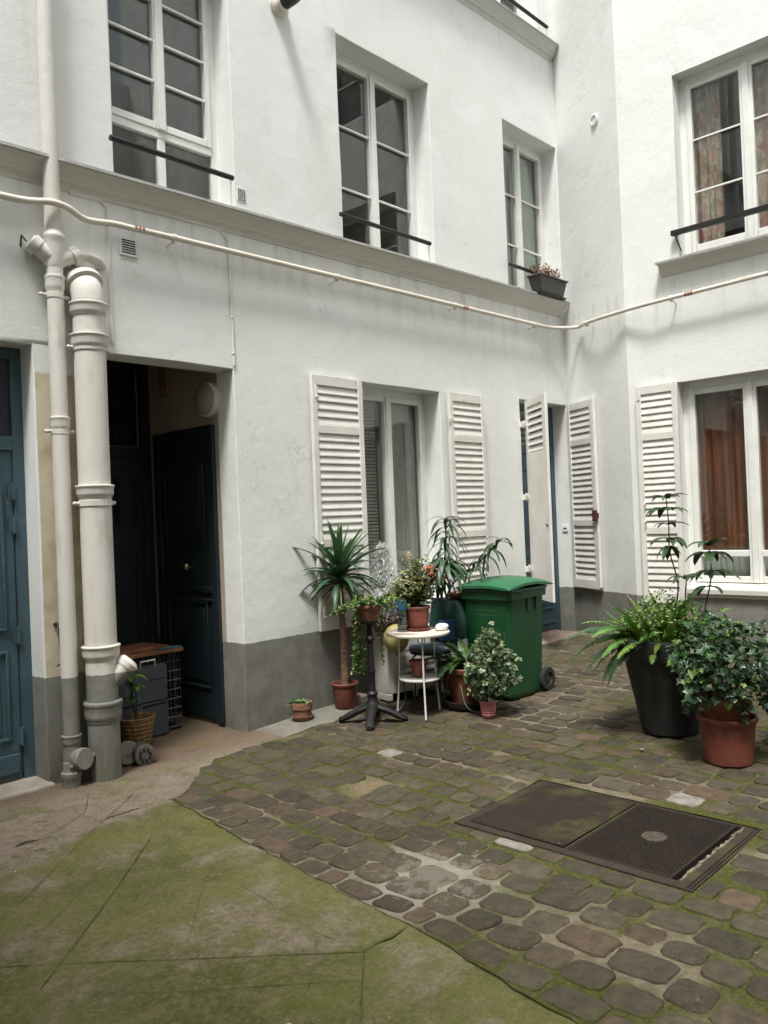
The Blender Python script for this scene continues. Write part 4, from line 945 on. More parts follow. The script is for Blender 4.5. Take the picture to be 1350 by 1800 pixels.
# ------------------------------------------------------------------ manhole
X0, X1, Y0, Y1 = 3.235, 4.085, 1.435, 2.675; zz = gz(3.6)+.004
th = Thing('manhole', (3.66, 2.06, 0), 'rusty iron manhole rim set in the cobbles around both covers', 'manhole')
m = MB(); fwid = .055
for a, b, c, d in ((X0, X1, Y0, Y0+fwid+.03), (X0, X1, Y1-fwid, Y1), (X0, X0+fwid, Y0+fwid+.03, Y1-fwid), (X1-fwid, X1, Y0+fwid+.03, Y1-fwid), (X0+fwid, X1-fwid, 2.052, 2.066)): m.box(FW, a, b, c, d, -.05, zz-.001)
th.part('frame', m, M['rimiron'], bevel=.003)
m = MB(); m.box(FW, X0+.01, X1-.01, Y0+.008, Y0+.014, zz-.002, zz+.003); m.box(FW, X0+.01, X1-.01, Y0+.024, Y0+.030, zz-.002, zz+.003); th.part('edge_ribs', m, M['cover2'])
m = MB()
for i in range(14): m.hexa([Vector((X0+.06+i*.0525+a, Y0+.072+b, z_)) for z_ in (zz-.004, zz+.0015+nz(i, 1, 3, .003)) for a, b in ((0, rnd(-.006, .004)), (.052, rnd(-.008, .006)), (.052, .012+rnd(-.008, .008)), (0, .012+rnd(-.008, .008)))])
th.part('mortar_fillet', m, simple('crumbling_mortar', (.15, .12, .085), .95, var=.6, vs=30, bump=1), bevel=.004)
m = MB(); xa, xb, ya, yb = X0+fwid+.004, X1-fwid-.004, 2.07, Y1-fwid-.004
n = 24; rows = [[m.vert((xa+(xb-xa)*i/n, ya+(yb-ya)*k/n, zz+.001+nz(xa+i*.03, ya+k*.03, 3, .003))) for k in range(n+1)] for i in range(n+1)]
for i in range(n):
    for k in range(n): m.f.append([rows[i][k], rows[i+1][k], rows[i+1][k+1], rows[i][k+1]])
tag(build('manhole_cover', m, M['cover'], base=((xa+xb)/2, (ya+yb)/2, 0)), 'smooth rusty manhole cover with moss, the one nearer the plant table', 'manhole cover')
ya, yb = Y0+fwid+.06, 2.048
t = Thing('manhole_cover', ((xa+xb)/2, (ya+yb)/2, 0), 'checkered iron manhole cover with a round boss at its centre', 'manhole cover')
m = MB(); m.box(FW, xa, xb, ya, yb, -.04, zz-.001); t.part('plate', m, M['cover2'], bevel=.002)
m = MB(); pt_ = .021; cxm, cym = (xa+xb)/2, (ya+yb)/2
i = 0
x = xa+.02
while x < xb-.012:
    y = ya+.018+(pt_/2 if i % 2 else 0); 
    while y < yb-.012:
        if math.hypot(x-cxm, y-cym) > .062:
            a = .0085; b = .0042; sg = 1 if i % 2 else -1
            q = [(x-a, y-b*sg), (x-a*.1, y-b*1.2), (x+a, y+b*sg), (x+a*.1, y+b*1.2)]
            v = [m.vert((p0, p1, zz-.0012)) for p0, p1 in q]; u = [m.vert((x+(p0-x)*.6, y+(p1-y)*.6, zz+.0045)) for p0, p1 in q]
            m.f.append(u)
            for k in range(4): m.f.append([v[k], v[(k+1) % 4], u[(k+1) % 4], u[k]])
        y += pt_
    x += pt_*.62; i += 1
t.part('tread_pattern', m, M['cover2'], smooth=0)
m = MB(); m.lathe((cxm, cym, zz-.001), [(.06, 0), (.058, .004), (.042, .005), (.04, .002), (.02, .002), (.018, .006), (0, .007)], 28); t.part('boss', m, simple('worn_boss', (.07, .06, .045), .6, .2, var=.2, vs=30))

# ------------------------------------------------------------------ pots
def pot_mb(x, y, z0, r0, r1, h, rimh=.03, rimo=.012, seg=36, th=.008, rings=0):
    m = MB(); pr = [(0, 0), (r0*.92, 0), (r0, .008)]
    zr = h-rimh; rr = r0+(r1-r0)*zr/h
    for k in range(rings): zz_ = zr*(k+1)/(rings+1); rk = r0+(r1-r0)*zz_/h; pr += [(rk, zz_-.006), (rk+.003, zz_), (rk, zz_+.006)]
    pr += [(rr, zr-.004), (r1+rimo-.003, zr), (r1+rimo, zr+.006), (r1+rimo+.002, h-.006), (r1+rimo-.002, h), (r1-th+rimo*.3, h), (r1-th, h-.008), (r1-th-.004, h-.05)]
    m.lathe((x, y, z0), pr, seg); return m
def soil_mb(x, y, z, r, seg=24):
    m = MB(); c = m.vert((x, y, z+.008)); prev = None; rg = []
    for k in range(seg): rg.append(m.vert((x+r*math.cos(k*2*math.pi/seg), y+r*math.sin(k*2*math.pi/seg), z+rnd(-.004, .004))))
    ri = [m.vert((x+r*.55*math.cos(k*2*math.pi/seg), y+r*.55*math.sin(k*2*math.pi/seg), z+rnd(-.005, .012))) for k in range(seg)]
    for k in range(seg): j_ = (k+1) % seg; m.f.append([rg[k], rg[j_], ri[j_], ri[k]]); m.f.append([ri[k], ri[j_], c])
    return m
def saucer_mb(x, y, z, r, h=.025): m = MB(); m.lathe((x, y, z), [(0, 0), (r*.85, 0), (r, h*.8), (r+.004, h), (r-.006, h), (r*.84, .008), (0, .008)], 36); return m
OVAL = [(-.12, .08), (-.26, .35), (-.22, .68), (0, 1), (.22, .68), (.26, .35), (.12, .08)]
IVY = [(-.12, .02), (-.42, -.08), (-.36, .22), (-.56, .42), (-.24, .56), (0, 1.0), (.24, .56), (.56, .42), (.36, .22), (.42, -.08), (.12, .02), (0, .1)]
def G(v, f=.3): k = rnd(1-f, 1+f); return tuple(a*k*rnd(.92, 1.08) for a in v)

# yucca
YX, YY = 4.56, 4.86; zg = gz(YX)+.012
t = Thing('yucca_plant', (YX, YY, zg), 'tall yucca with spiky crown in a red pot against the left shutter', 'potted plant')
t.part('pot', pot_mb(YX, YY, zg, .085, .103, .20, .022, .009), M['terra']); t.part('soil', soil_mb(YX, YY, zg+.18, .098), M['soil'])
m = MB(); n = 60; pth = []; rr = []
for i in range(n+1):
    s_ = i/n; pth.append((YX-.02*s_+.012*math.sin(s_*5), YY-.02*s_, zg+.16+s_*.88)); rr.append((.034-.012*s_)*(1+.05*(i % 3))+(.006 if i > n-6 else 0))
m.tube(pth, rr, 14); t.part('trunk', m, M['bark'], smooth=60)
m = MB(); top = Vector(pth[-1])
for i in range(58):
    s_ = i/58; th_ = i*2.399+rnd(-.2, .2)
    el = math.radians(86-92*s_**1.0+rnd(-8, 8)); L = rnd(.33, .46)*(.85+.3*math.sin(math.pi*s_))
    d = Vector((math.cos(th_)*math.cos(el), math.sin(th_)*math.cos(el), math.sin(el)))
    base = top+Vector((0, 0, .10-.14*s_))+Vector((d.x, d.y, 0))*.016
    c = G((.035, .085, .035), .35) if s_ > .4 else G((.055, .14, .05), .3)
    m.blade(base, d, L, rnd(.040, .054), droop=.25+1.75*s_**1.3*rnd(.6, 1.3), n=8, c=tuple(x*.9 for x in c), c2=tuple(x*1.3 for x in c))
for i in range(14):
    a = rnd(0, 6.28); b = G((.16, .12, .05), .3); m.blade(top+Vector((0, 0, -.03-.05*random.random())), (math.cos(a), math.sin(a), rnd(-.6, .3)), rnd(.2, .34), .022, rnd(1.5, 3), 7, b, tuple(x*.7 for x in b))
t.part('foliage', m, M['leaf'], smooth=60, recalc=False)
# small pot
sx, sy = 4.13, 4.90; zg = gz(sx)+.012
t = Thing('succulent_pot', (sx, sy, zg), 'small worn terracotta pot with low succulents by the passage corner', 'potted plant')
m = MB(); m.lathe((sx, sy, zg+.018), [(0, 0), (.062, 0), (.072, .01), (.073, .06), (.079, .063), (.082, .066), (.083, .10), (.080, .115), (.072, .115), (.07, .09)], 30, wob=.02); t.part('pot', m, M['terra_old'])
t.part('saucer', saucer_mb(sx, sy, zg, .082, .028), M['terra_old']); t.part('soil', soil_mb(sx, sy, zg+.11, .07), M['soil'])
m = MB()
for i in range(16):
    a = rnd(0, 6.28); r = rnd(0, .06); p0 = Vector((sx+r*math.cos(a)-.01, sy+r*math.sin(a), zg+.12))
    for k in range(9):
        b = k*.7; m.blade(p0, (math.cos(b), math.sin(b), rnd(.3, 1.2)), rnd(.025, .05), .014, .3, 3, G((.10, .22, .05), .4))
for i in range(16): m.blade((sx-.05, sy+.02, zg+.12), (rnd(-1, -.3), rnd(-.3, .6), rnd(.2, .9)), rnd(.05, .09), .012, 1.0, 4, G((.16, .34, .08), .3))
t.part('succulents', m, M['leaf'], smooth=0, recalc=False)

# cast iron pedestal with trailing plant
ix, iy = 4.38, 4.37; zg = gz(ix)+.008
t = Thing('pedestal', (ix, iy, zg), 'black cast iron table foot carrying the trailing plant', 'pedestal')
m = MB(); m.lathe((ix, iy, zg), [(.0, .09), (.055, .10), (.06, .12), (.045, .15), (.036, .17), (.036, .20), (.044, .205), (.044, .215), (.028, .23), (.026, .36), (.032, .37), (.032, .39), (.024, .41), (.021, .60), (.033, .615), (.033, .63), (.022, .65), (.024, .72), (.04, .74), (.07, .745), (.07, .76), (0, .76)], 22); t.part('column', m, M['iron'], smooth=28)
for k in range(4):
    a = math.radians(30+90*k+8); d = Vector((math.cos(a), math.sin(a), 0)); m = MB(); sd = Vector((-d.y, d.x, 0)); b = Vector((ix, iy, zg))
    pts = [(.0, .13, .040), (.06, .105, .044), (.13, .072, .036), (.19, .042, .034), (.23, .028, .040), (.262, .016, .022)]; rg = []
    for r, z, w_ in pts:
        c_ = b+d*r+Vector((0, 0, z)); hh = .030 if r < .2 else .018
        rg.append([m.vert(c_+sd*w_*math.cos(q*math.pi/4)+Vector((0, 0, hh*math.sin(q*math.pi/4)))) for q in range(8)])
    for A_, B_ in zip(rg, rg[1:]):
        for q in range(8): m.f.append([A_[q], A_[(q+1) % 8], B_[(q+1) % 8], B_[q]])
    m.f.append(rg[0]); m.f.append(rg[-1][::-1]); m.ball(b+d*.235+Vector((0, 0, .018)), .03, 10, (1, 1, .62))
    t.part('foot', m, M['iron'], smooth=60)
t = Thing('trailing_plant', (ix, iy, zg+.762), 'bushy green plant trailing down over the black pedestal', 'potted plant')
t.part('pot', pot_mb(ix, iy, zg+.762, .075, .095, .12, .025, .008), M['terra_old'])
m = MB(); T0 = Vector((ix, iy, zg+.88))
for i in range(26):
    a = rnd(0, 6.28); d = Vector((math.cos(a), math.sin(a), rnd(.2, 1))).normalized(); p_ = T0+Vector((math.cos(a), math.sin(a), 0))*.06; L = rnd(.14, .30) if i < 18 else rnd(.45, .68)
    if i >= 18: a = math.radians(random.choice([115, 135, 150, 170, 320, 100])); d = Vector((math.cos(a)*.22, math.sin(a)*.22, -.5)); p_ = T0+Vector((math.cos(a), math.sin(a), 0))*.075
    n = int(L/.016); pts = [p_.copy()]
    for k in range(n):
        p_ = p_+d*.016; d = (d+Vector((rnd(-.18, .18), rnd(-.18, .18), (-.10 if i < 18 else -.26)))).normalized(); pts.append(p_.copy())
        for q in range(5 if i < 18 else 3):
            e = Vector((rnd(-1, 1), rnd(-1, 1), rnd(-.4, .8))); cc = G((.08, .17, .03), .5) if random.random() < .75 else G((.30, .34, .12), .3)
            m.leaf(p_, e, (rnd(-.4, .4), rnd(-.9, 0), 1), rnd(.020, .040), OVAL, cc)
    m.tube(pts, .0015, 3, (.08, .10, .03), False)
t.part('foliage', m, M['leaf'], smooth=0, recalc=False)

# white table
tx, ty = 4.725, 4.19; zg = gz(tx)
t = Thing('side_table', (tx, ty, zg), 'small round white metal table with thin legs and a lower shelf', 'table')
m = MB(); m.lathe((tx, ty, .66), [(0, .0), (.235, .0), (.245, .006), (.246, .018), (.240, .024), (.232, .022), (0, .021)], 48); t.part('tabletop', m, M['tabletop'])
for k in range(3):
    a = math.radians(232+120*k); d = Vector((math.cos(a), math.sin(a), 0)); c = Vector((tx, ty, 0)); m = MB()
    m.tube([c+d*.16+Vector((0, 0, .66)), c+d*.165+Vector((0, 0, .35)), c+d*.195+Vector((0, 0, zg+.005))], [.006, .0065, .008], 8); t.part('leg', m, M['whitemetal'])
m = MB(); m.lathe((tx, ty, .315), [(0, 0), (.155, 0), (.16, .006), (.16, .014), (.154, .012), (0, .010)], 36); t.part('shelf', m, M['whitemetal'])
t = Thing('flowering_plant', (tx+.06, ty+.06, .684), 'leafy plant with red and cream blossoms in the terracotta pot on the white table', 'potted plant')
px0, py0 = tx+.055, ty+.045
t.part('saucer', saucer_mb(px0, py0, .684, .098, .022), M['terra']); t.part('pot', pot_mb(px0, py0, .695, .078, .094, .175, .022, .006), M['terra']); t.part('soil', soil_mb(px0, py0, .855, .088), M['soil'])
m = MB(); fl = MB(); C0 = Vector((px0, py0, .87))
stems = MB()
for i in range(64):
    a = rnd(0, 6.28); r = .18*math.sqrt(random.random()); tip = C0+Vector((r*math.cos(a)*1.0, r*math.sin(a)*.9+.02, rnd(.10, .40 if r < .12 else .28))); b = C0+Vector((rnd(-.05, .05), rnd(-.05, .05), -.01))
    stems.tube([b, (b+tip)/2+Vector((rnd(-.02, .02), rnd(-.02, .02), .02)), tip], .0022, 4)
    for k in range(26):
        p_ = b.lerp(tip, rnd(.25, 1.05))+Vector((rnd(-.03, .03), rnd(-.03, .03), rnd(-.02, .02)))
        cc = G((.10, .15, .03), .5) if random.random() < .6 else G((.30, .29, .10), .35)
        m.leaf(p_, (rnd(-1, 1), rnd(-1, 1), rnd(-.5, .7)), (rnd(-.5, .5), rnd(-.9, .2), 1), rnd(.024, .046), OVAL, cc)
def blossom(c, r, col, n=6):
    for k in range(n):
        a = k*2*math.pi/n+rnd(0, .5); fl.leaf(c, (math.cos(a), math.sin(a)*.8-.3, rnd(.1, .8)), (-.3, -.6, .7), r, [(-.3, .2), (-.4, .6), (0, 1), (.4, .6), (.3, .2)], G(col, .15))
for i in range(26):
    p_ = C0+Vector((rnd(.0, .17), rnd(-.17, -.03), rnd(.20, .31))); blossom(p_, rnd(.016, .026), random.choice([(.62, .09, .05), (.70, .22, .14), (.70, .30, .22)]))
for i in range(14):
    p_ = C0+Vector((rnd(-.14, -.02), rnd(-.06, .08), rnd(.16, .30))); blossom(p_, rnd(.010, .015), random.choice([(.75, .62, .40), (.8, .70, .52)]))
for dx, dz in ((-.10, .42), (-.09, .38), (-.085, .40), (-.10, .40)): blossom(C0+Vector((dx, -.02, dz)), .016, (.85, .66, .38))
t.part('stems', stems, M['stem']); t.part('foliage', m, M['leaf'], smooth=0, recalc=False); t.part('blossoms', fl, M['petal'], smooth=0, recalc=False)
# bottle
bx, by = 4.665, 4.29
t = Thing('water_bottle', (bx, by, .684), 'clear plastic bottle with a blue sleeve at the top, on the white table', 'bottle')
m = MB(); pr = [(0, .0), (.038, .0), (.043, .008)]
for k in range(6): pr += [(.043, .02+k*.018), (.040, .029+k*.018)]
pr += [(.043, .135), (.043, .17), (.040, .175)]
m.lathe((bx, by, .684), pr, 26); t.part('body', m, M['bottle'])
m = MB(); m.lathe((bx, by, .684), [(.0405, .168), (.0445, .17), (.0445, .235), (.038, .245), (0, .245)], 26); t.part('sleeve', m, simple('blue_sleeve', (.012, .07, .17), .5))
t = Thing('wire_ring', (4.63, 4.33, .70), 'shiny pale ring standing left of the bottle', 'ring')
m = MB(); m.tube([(4.632+.032*math.cos(a*.3927)*.69, 4.30-.032*math.cos(a*.3927)*.72, .84+.045*math.sin(a*.3927)) for a in range(17)], .004, 8); m.tube([(4.632, 4.30, .796), (4.635, 4.295, .684)], .004, 6); t.part('ring', m, M['chrome'])
m = MB(); m.lathe((4.86, 4.06, .684), [(0, .0), (.035, .0), (.055, .012), (.058, .03), (.045, .045), (.02, .052), (0, .05)], 20, sq=(1, .8), wob=.06)
tag(build('folded_cloth', m, M['white'], base=(4.86, 4.06, .684)), 'small crumpled white cloth on the right of the white table', 'cloth')
m = pot_mb(tx+.02, ty+.03, .331, .05, .066, .125, .02, .005); tag(build('flowerpot', m, M['terra'], base=(tx+.02, ty+.03, .331)), 'empty brown flowerpot on the shelf of the white table', 'flowerpot')

# white resin cabinet behind
cxx, cyy = 4.86, 4.66; ang = math.radians(-14)
FK = Fr((cxx, cyy), (math.cos(ang), math.sin(ang)), (math.sin(ang), -math.cos(ang)))
t = Thing('storage_cabinet', (cxx+.3, cyy+.1, gz(5.1)), 'low white resin cabinet with two panelled doors behind the white table', 'cabinet')
zb = gz(5.1)
m = MB(); m.box(FK, 0, .56, -.26, 0, zb+.06, .60); m.box(FK, 0, .045, -.26, .004, zb+.0, zb+.06); m.box(FK, .258, .302, -.03, .004, zb, zb+.06); m.box(FK, .515, .56, -.26, .004, zb, zb+.06); t.part('carcass', m, M['whiteplastic'], bevel=.008)
for a, c in ((.05, .256), (.304, .512)):
    m = MB(); m.box(FK, a, c, .0, .012, zb+.065, .585); 
    for z in (.20, .33, .46): m.box(FK, a+.02, c-.02, .012, .018, z, z+.09)
    t.part('door', m, M['whiteplastic'], bevel=.004)
m = MB(); m.box(FK, -.012, .575, -.27, .02, .602, .625); t.part('top', m, M['whiteplastic'], bevel=.005)
bpos = FK.P(.02, .12, .585); m = MB(); m.ball(bpos, .105, 24, (1, 1, 1.12)); m.ball(bpos+Vector((0, 0, -.13)), .016, 8)
tag(build('balloon', m, M['yellow'], base=tuple(bpos), smooth=80), 'pale yellow balloon in front of the white cabinet behind the pedestal', 'balloon')
# silver tinsel tree
c = FK.P(.085, -.13, .626); t = Thing('tinsel_tree', tuple(c), 'silver tinsel tree on the white cabinet in front of the window', 'artificial tree')
m = MB(); m.lathe(c, [(0, 0), (.05, 0), (.055, .08), (.06, .085), (.05, .09)], 20); t.part('pot', m, M['terra_old'])
m = MB(); m.tube([c+Vector((0, 0, .05)), c+Vector((0, 0, .70))], .005, 6)
for i in range(3600):
    h = random.random()**1.2; R_ = .20*(1-h)**.65+.02; a = rnd(0, 6.28); r = R_*math.sqrt(random.random())*rnd(.7, 1.1); p_ = c+Vector((r*math.cos(a), r*math.sin(a), .12+h*.60)); dd_ = Vector((math.cos(a)+rnd(-.8, .8), math.sin(a)+rnd(-.8, .8), rnd(-.6, .9)))
    v = rnd(.65, 1.0); m.blade(p_, dd_, rnd(.03, .065), .0056, .5, 2, (v*.97, v*.99, v*.96), fold=0)
t.part('tinsel', m, M['tinsel'], smooth=0, recalc=False)
# yellowish bush in a dark red pot
c = FK.P(.12, .0, .626)+Vector((-.02, .03, 0)); t = Thing('leafy_plant', tuple(c), 'yellow-green leafy plant in a dark red pot behind the bottle', 'potted plant')
t.part('pot', pot_mb(c.x, c.y, c.z, .07, .09, .12, .02, .005), simple('dark_red_pot', (.13, .028, .022), .5))
m = MB()
for i in range(760):
    a = rnd(0, 6.28); el = rnd(-.2, 1.5); r = .15*random.random()**.4; p_ = c+Vector((r*math.cos(a)*math.cos(el)*.9+.03, r*math.sin(a)*math.cos(el)*.9-.02, .20+r*math.sin(el)*1.3)); cc = random.choice([G((.34, .34, .13), .4), G((.13, .17, .05), .4), G((.42, .40, .20), .3), G((.20, .22, .15), .3)])
    m.leaf(p_, (rnd(-1, 1), rnd(-1, 1), rnd(-.5, 1)), (rnd(-.5, .5), rnd(-.9, .2), 1), rnd(.016, .034), OVAL, cc)
for i in range(12): m.tube([c+Vector((0, 0, .1)), c+Vector((rnd(-.1, .13), rnd(-.1, .1), rnd(.2, .36)))], .002, 3, (.1, .09, .04), False)
t.part('foliage', m, M['leaf'], smooth=0, recalc=False)
# greyish small-leaved plant left
c = FK.P(-.03, -.05, .626); t = Thing('grey_plant', tuple(c), 'grey-leaved shrub in a brown pot at the left end of the cabinet', 'potted plant')
t.part('pot', pot_mb(c.x+.02, c.y, c.z, .06, .075, .10, .02, .005), M['terra_old'])
m = MB()
for i in range(900):
    a = rnd(0, 6.28); r = .17*random.random()**.5; p_ = c+Vector((r*math.cos(a), r*math.sin(a), rnd(.06, .26))); cc = random.choice([G((.16, .17, .14), .4), G((.11, .08, .065), .4), G((.26, .27, .24), .3), G((.08, .11, .045), .3)])
    m.leaf(p_, (rnd(-1, 1), rnd(-1, 1), rnd(-.5, 1)), (rnd(-.5, .5), rnd(-.9, .2), 1), rnd(.014, .028), OVAL, cc)
t.part('foliage', m, M['leaf'], smooth=0, recalc=False)

# blue metal chair with a cushion
chx, chy = 5.07, 4.36
t = Thing('garden_chair', (chx, chy, gz(chx)), 'dark blue scrolled metal chair behind the white table', 'chair')
m = MB(); m.lathe((chx, chy, .455), [(0, 0), (.17, .0), (.175, .006), (.175, .012), (0, .014)], 30); t.part('seat', m, M['bluemetal'])
for k, a in enumerate((45, 135, 225, 315)):
    a = math.radians(a+20); d = Vector((math.cos(a), math.sin(a), 0)); c = Vector((chx, chy, 0)); m = MB()
    m.tube(crom([c+d*.13+Vector((0, 0, .455)), c+d*.185+Vector((0, 0, .38)), c+d*.15+Vector((0, 0, .2)), c+d*.18+Vector((0, 0, gz(chx)+.008))]), .008, 8); t.part('leg', m, M['bluemetal'])
m = MB(); bk = [Vector((chx+.02, chy+.02, 0))+Vector((.69*u, -.724*u, 0))+Vector((.10, .095, 0)) for u in (-.16, .16)]
m.tube(crom([bk[0]+Vector((0, 0, .46)), bk[0]+Vector((.02, .02, .7)), bk[0]+Vector((.06, 0, .86)), bk[1]+Vector((-.02, .04, .86)), bk[1]+Vector((.02, .02, .7)), bk[1]+Vector((0, 0, .46))]), .008, 8)
mid = (bk[0]+bk[1])/2
for (u, z, r) in ((0, .60, .045), (-.07, .53, .03), (.07, .53, .03)):
    ce = mid+Vector((.69*u, -.724*u, z)); m.tube([ce+Vector((.69*r*math.cos(q*.3927), -.724*r*math.cos(q*.3927), r*math.sin(q*.3927))) for q in range(17)], .005, 6)
t.part('backrest', m, M['bluemetal'], smooth=70)
m = MB(); m.lathe((chx, chy, .47), [(0, 0), (.16, 0), (.178, .012), (.182, .028), (.17, .042), (0, .05)], 30, wob=.015); tag(build('seat_cushion', m, M['cushion'], base=(chx, chy, .47)), 'round blue-grey cushion on the metal chair', 'cushion')
bk_ = FK.P(.46, .10, 0); m = MB(); FQ = Fr((5.22, 4.36), (.8, -.6), (-.6, -.8)); m.box(FQ, -.02, .10, -.03, .03, .53, .70); tag(build('blue_box', m, M['blue'], base=tuple(FQ.P(.04, 0, .50)), bevel=.006), 'dark blue carton standing on the chair behind the white table', 'box')

# green covered stand + plate of red dried petals
gx, gy = 5.42, 4.42
t = Thing('covered_stand', (gx, gy, gz(gx)), 'stand draped with a dark green cloth between the chair and the bin', 'stand')
m = MB(); n = 48; rg = []
for (r, z, am) in ((0, .862, 0), (.13, .862, 0), (.155, .858, .0), (.168, .84, .02), (.175, .74, .09), (.185, .62, .15), (.19, .52, .18)):
    if r == 0: rg.append([m.vert((gx, gy, z))]); continue
    rg.append([m.vert((gx+r*(1+am*math.sin(7*q*2*math.pi/n+z*2))*math.cos(q*2*math.pi/n), gy+r*(1+am*math.sin(7*q*2*math.pi/n+z*2))*math.sin(q*2*math.pi/n), z+(.03*math.sin(3*q*2*math.pi/n) if z < .55 else 0))) for q in range(n)])
for A_, B_ in zip(rg, rg[1:]):
    for q in range(n):
        j_ = (q+1) % n
        m.f.append([A_[0], B_[q], B_[j_]] if len(A_) == 1 else [A_[q], B_[q], B_[j_], A_[j_]])
t.part('cloth', m, M['greencloth'], smooth=70)
for k in range(3):
    a = k*2.09+.4; m = MB(); m.tube([(gx+.1*math.cos(a), gy+.1*math.sin(a), .85), (gx+.13*math.cos(a), gy+.13*math.sin(a), gz(gx)+.004)], .012, 8); t.part('leg', m, M['iron'])
t = Thing('petal_dish', (gx, gy, .864), 'dish heaped with red-orange dried petals on the green cloth', 'dish')
dx_, dy_ = 5.405, 4.33
m = MB(); m.lathe((dx_, dy_, .864), [(0, 0), (.05, 0), (.085, .022), (.088, .026), (.083, .026), (.05, .008), (0, .008)], 26); t.part('dish', m, M['terra'])
m = MB()
for i in range(340):
    a = rnd(0, 6.28); r = .075*math.sqrt(random.random()); p_ = Vector((dx_+r*math.cos(a), dy_+r*math.sin(a), .875+.06*(1-r/.085)*random.random()+.01)); m.leaf(p_, (rnd(-1, 1), rnd(-1, 1), rnd(-.2, .6)), (rnd(-.5, .5), -.5, 1), rnd(.014, .026), OVAL, random.choice([G((.36, .07, .03), .3), G((.48, .18, .07), .3), G((.22, .05, .03), .3), G((.5, .35, .22), .2)]))
t.part('petals', m, M['petal'], smooth=0, recalc=False)

# tall drooping dracaena
qx, qy = 5.50, 4.66
t = Thing('dracaena', (qx, qy, gz(qx)+.01), 'tall dracaena with long drooping leaves between shutter and bin', 'potted plant')
t.part('pot', pot_mb(qx+.02, qy+.03, gz(qx)+.002, .10, .13, .24, .03, .01), M['terra_old'])
stm = MB(); m = MB()
heads = [(Vector((5.205, 4.26, 1.56)), [Vector((qx+.02, qy+.03, .2)), Vector((5.36, 4.50, .9)), Vector((5.205, 4.28, 1.25)), Vector((5.205, 4.26, 1.55))]),
         (Vector((5.515, 3.93, 1.36)), [Vector((qx+.03, qy+.03, .2)), Vector((5.44, 4.46, .9)), Vector((5.43, 4.14, 1.14)), Vector((5.515, 3.93, 1.36))]),
         (Vector((5.02, 4.13, 1.15)), [Vector((qx, qy+.03, .2)), Vector((5.34, 4.50, .88)), Vector((5.14, 4.24, 1.06)), Vector((5.02, 4.13, 1.14))])]
for hi, (h, pth) in enumerate(heads):
    cp = crom(pth, 8); stm.tube(cp, [.011-.006*i/len(cp) for i in range(len(cp))], 8)
    cnt = (78, 36, 36)[hi]
    for i in range(cnt):
        s_ = i/cnt; a = i*2.399+rnd(-.3, .3); 
        if hi < 2:
            if random.random() < .12: continue
            k = int((1-s_*(.62 if hi == 0 else .38))*(len(cp)-1)); p_ = cp[k]; L = rnd(.15, .26)*(1.0 if hi else 1.05); w_ = rnd(.022, .034); el = rnd(.1, .8) if s_ < .3 else rnd(-.2, .4); dr = 2.2+1.6*s_
            c_ = G((.045, .085, .04), .35)
        else:
            p_ = h; L = rnd(.22, .34); w_ = rnd(.034, .052); el = rnd(.2, 1.0); dr = rnd(2.3, 3.6); c_ = G((.055, .11, .055), .3)
        d = Vector((math.cos(a)*math.cos(el), math.sin(a)*math.cos(el), math.sin(el)))
        m.blade(p_, d, L, w_, dr, 8, c_, tuple(x*1.15 for x in c_), fold=.15)
t.part('stem', stm, M['stem']); t.part('foliage', m, M['leaf'], smooth=60, recalc=False)

# fern in a big terracotta pot with black saucer
fx, fy = 5.10, 4.02; zg = gz(fx)
t = Thing('potted_fern', (fx, fy, zg+.008), 'fern in a dark terracotta pot standing in a black tub saucer, left of the bin', 'potted plant')
m = MB(); m.lathe((fx, fy, zg+.006), [(0, 0), (.17, 0), (.19, .03), (.195, .06), (.185, .06), (.165, .02), (0, .015)], 40); t.part('saucer', m, M['rubber'])
t.part('pot', pot_mb(fx, fy, zg+.022, .12, .165, .30, .04, .012), simple('brown_terracotta', (.16, .055, .025), .55, var=.3, vs=8)); t.part('soil', soil_mb(fx, fy, zg+.29, .155), M['soil'])
m = MB(); c = Vector((fx, fy, zg+.30))
for i in range(26):
    a = i*2.399; el = rnd(.3, 1.2); d = Vector((math.cos(a)*math.cos(el), math.sin(a)*math.cos(el), math.sin(el))); m.frond(c+Vector((rnd(-.04, .04), rnd(-.04, .04), 0)), d, rnd(.26, .42), rnd(.045, .07), rnd(1.0, 2.0), 17, G((.05, .12, .025), .4))
m.frond(c+Vector((-.06, -.05, .03)), (-.45, -.65, .45), .34, .075, 3.0, 17, (.16, .36, .07))
m.frond(c+Vector((-.05, .0, .03)), (-.9, .1, .7), .36, .07, 2.2, 17, (.07, .15, .05))
m.frond(c+Vector((-.05, .05, .03)), (-.7, .5, .9), .38, .07, 1.8, 17, (.06, .13, .05))
t.part('fronds', m, M['leaf'], smooth=0, recalc=False)
# hose
m = MB(); m.tube(crom([(4.62, 4.35, gz(4.6)+.02), (4.67, 4.36, .07), (4.74, 4.36, .14), (4.73, 4.36, .28), (4.80, 4.34, .34), (4.95, 4.16, .35), (5.00, 4.08, .33), (4.96, 3.98, .24), (4.93, 3.92, .12), (4.95, 3.86, .065), (5.03, 3.80, .062), (5.2, 3.78, .065)], 8), .006, 8)
tag(build('garden_hose', m, M['hose'], base=(4.9, 4.1, .06), smooth=80), 'thin grey garden hose looping beside the white table', 'hose')
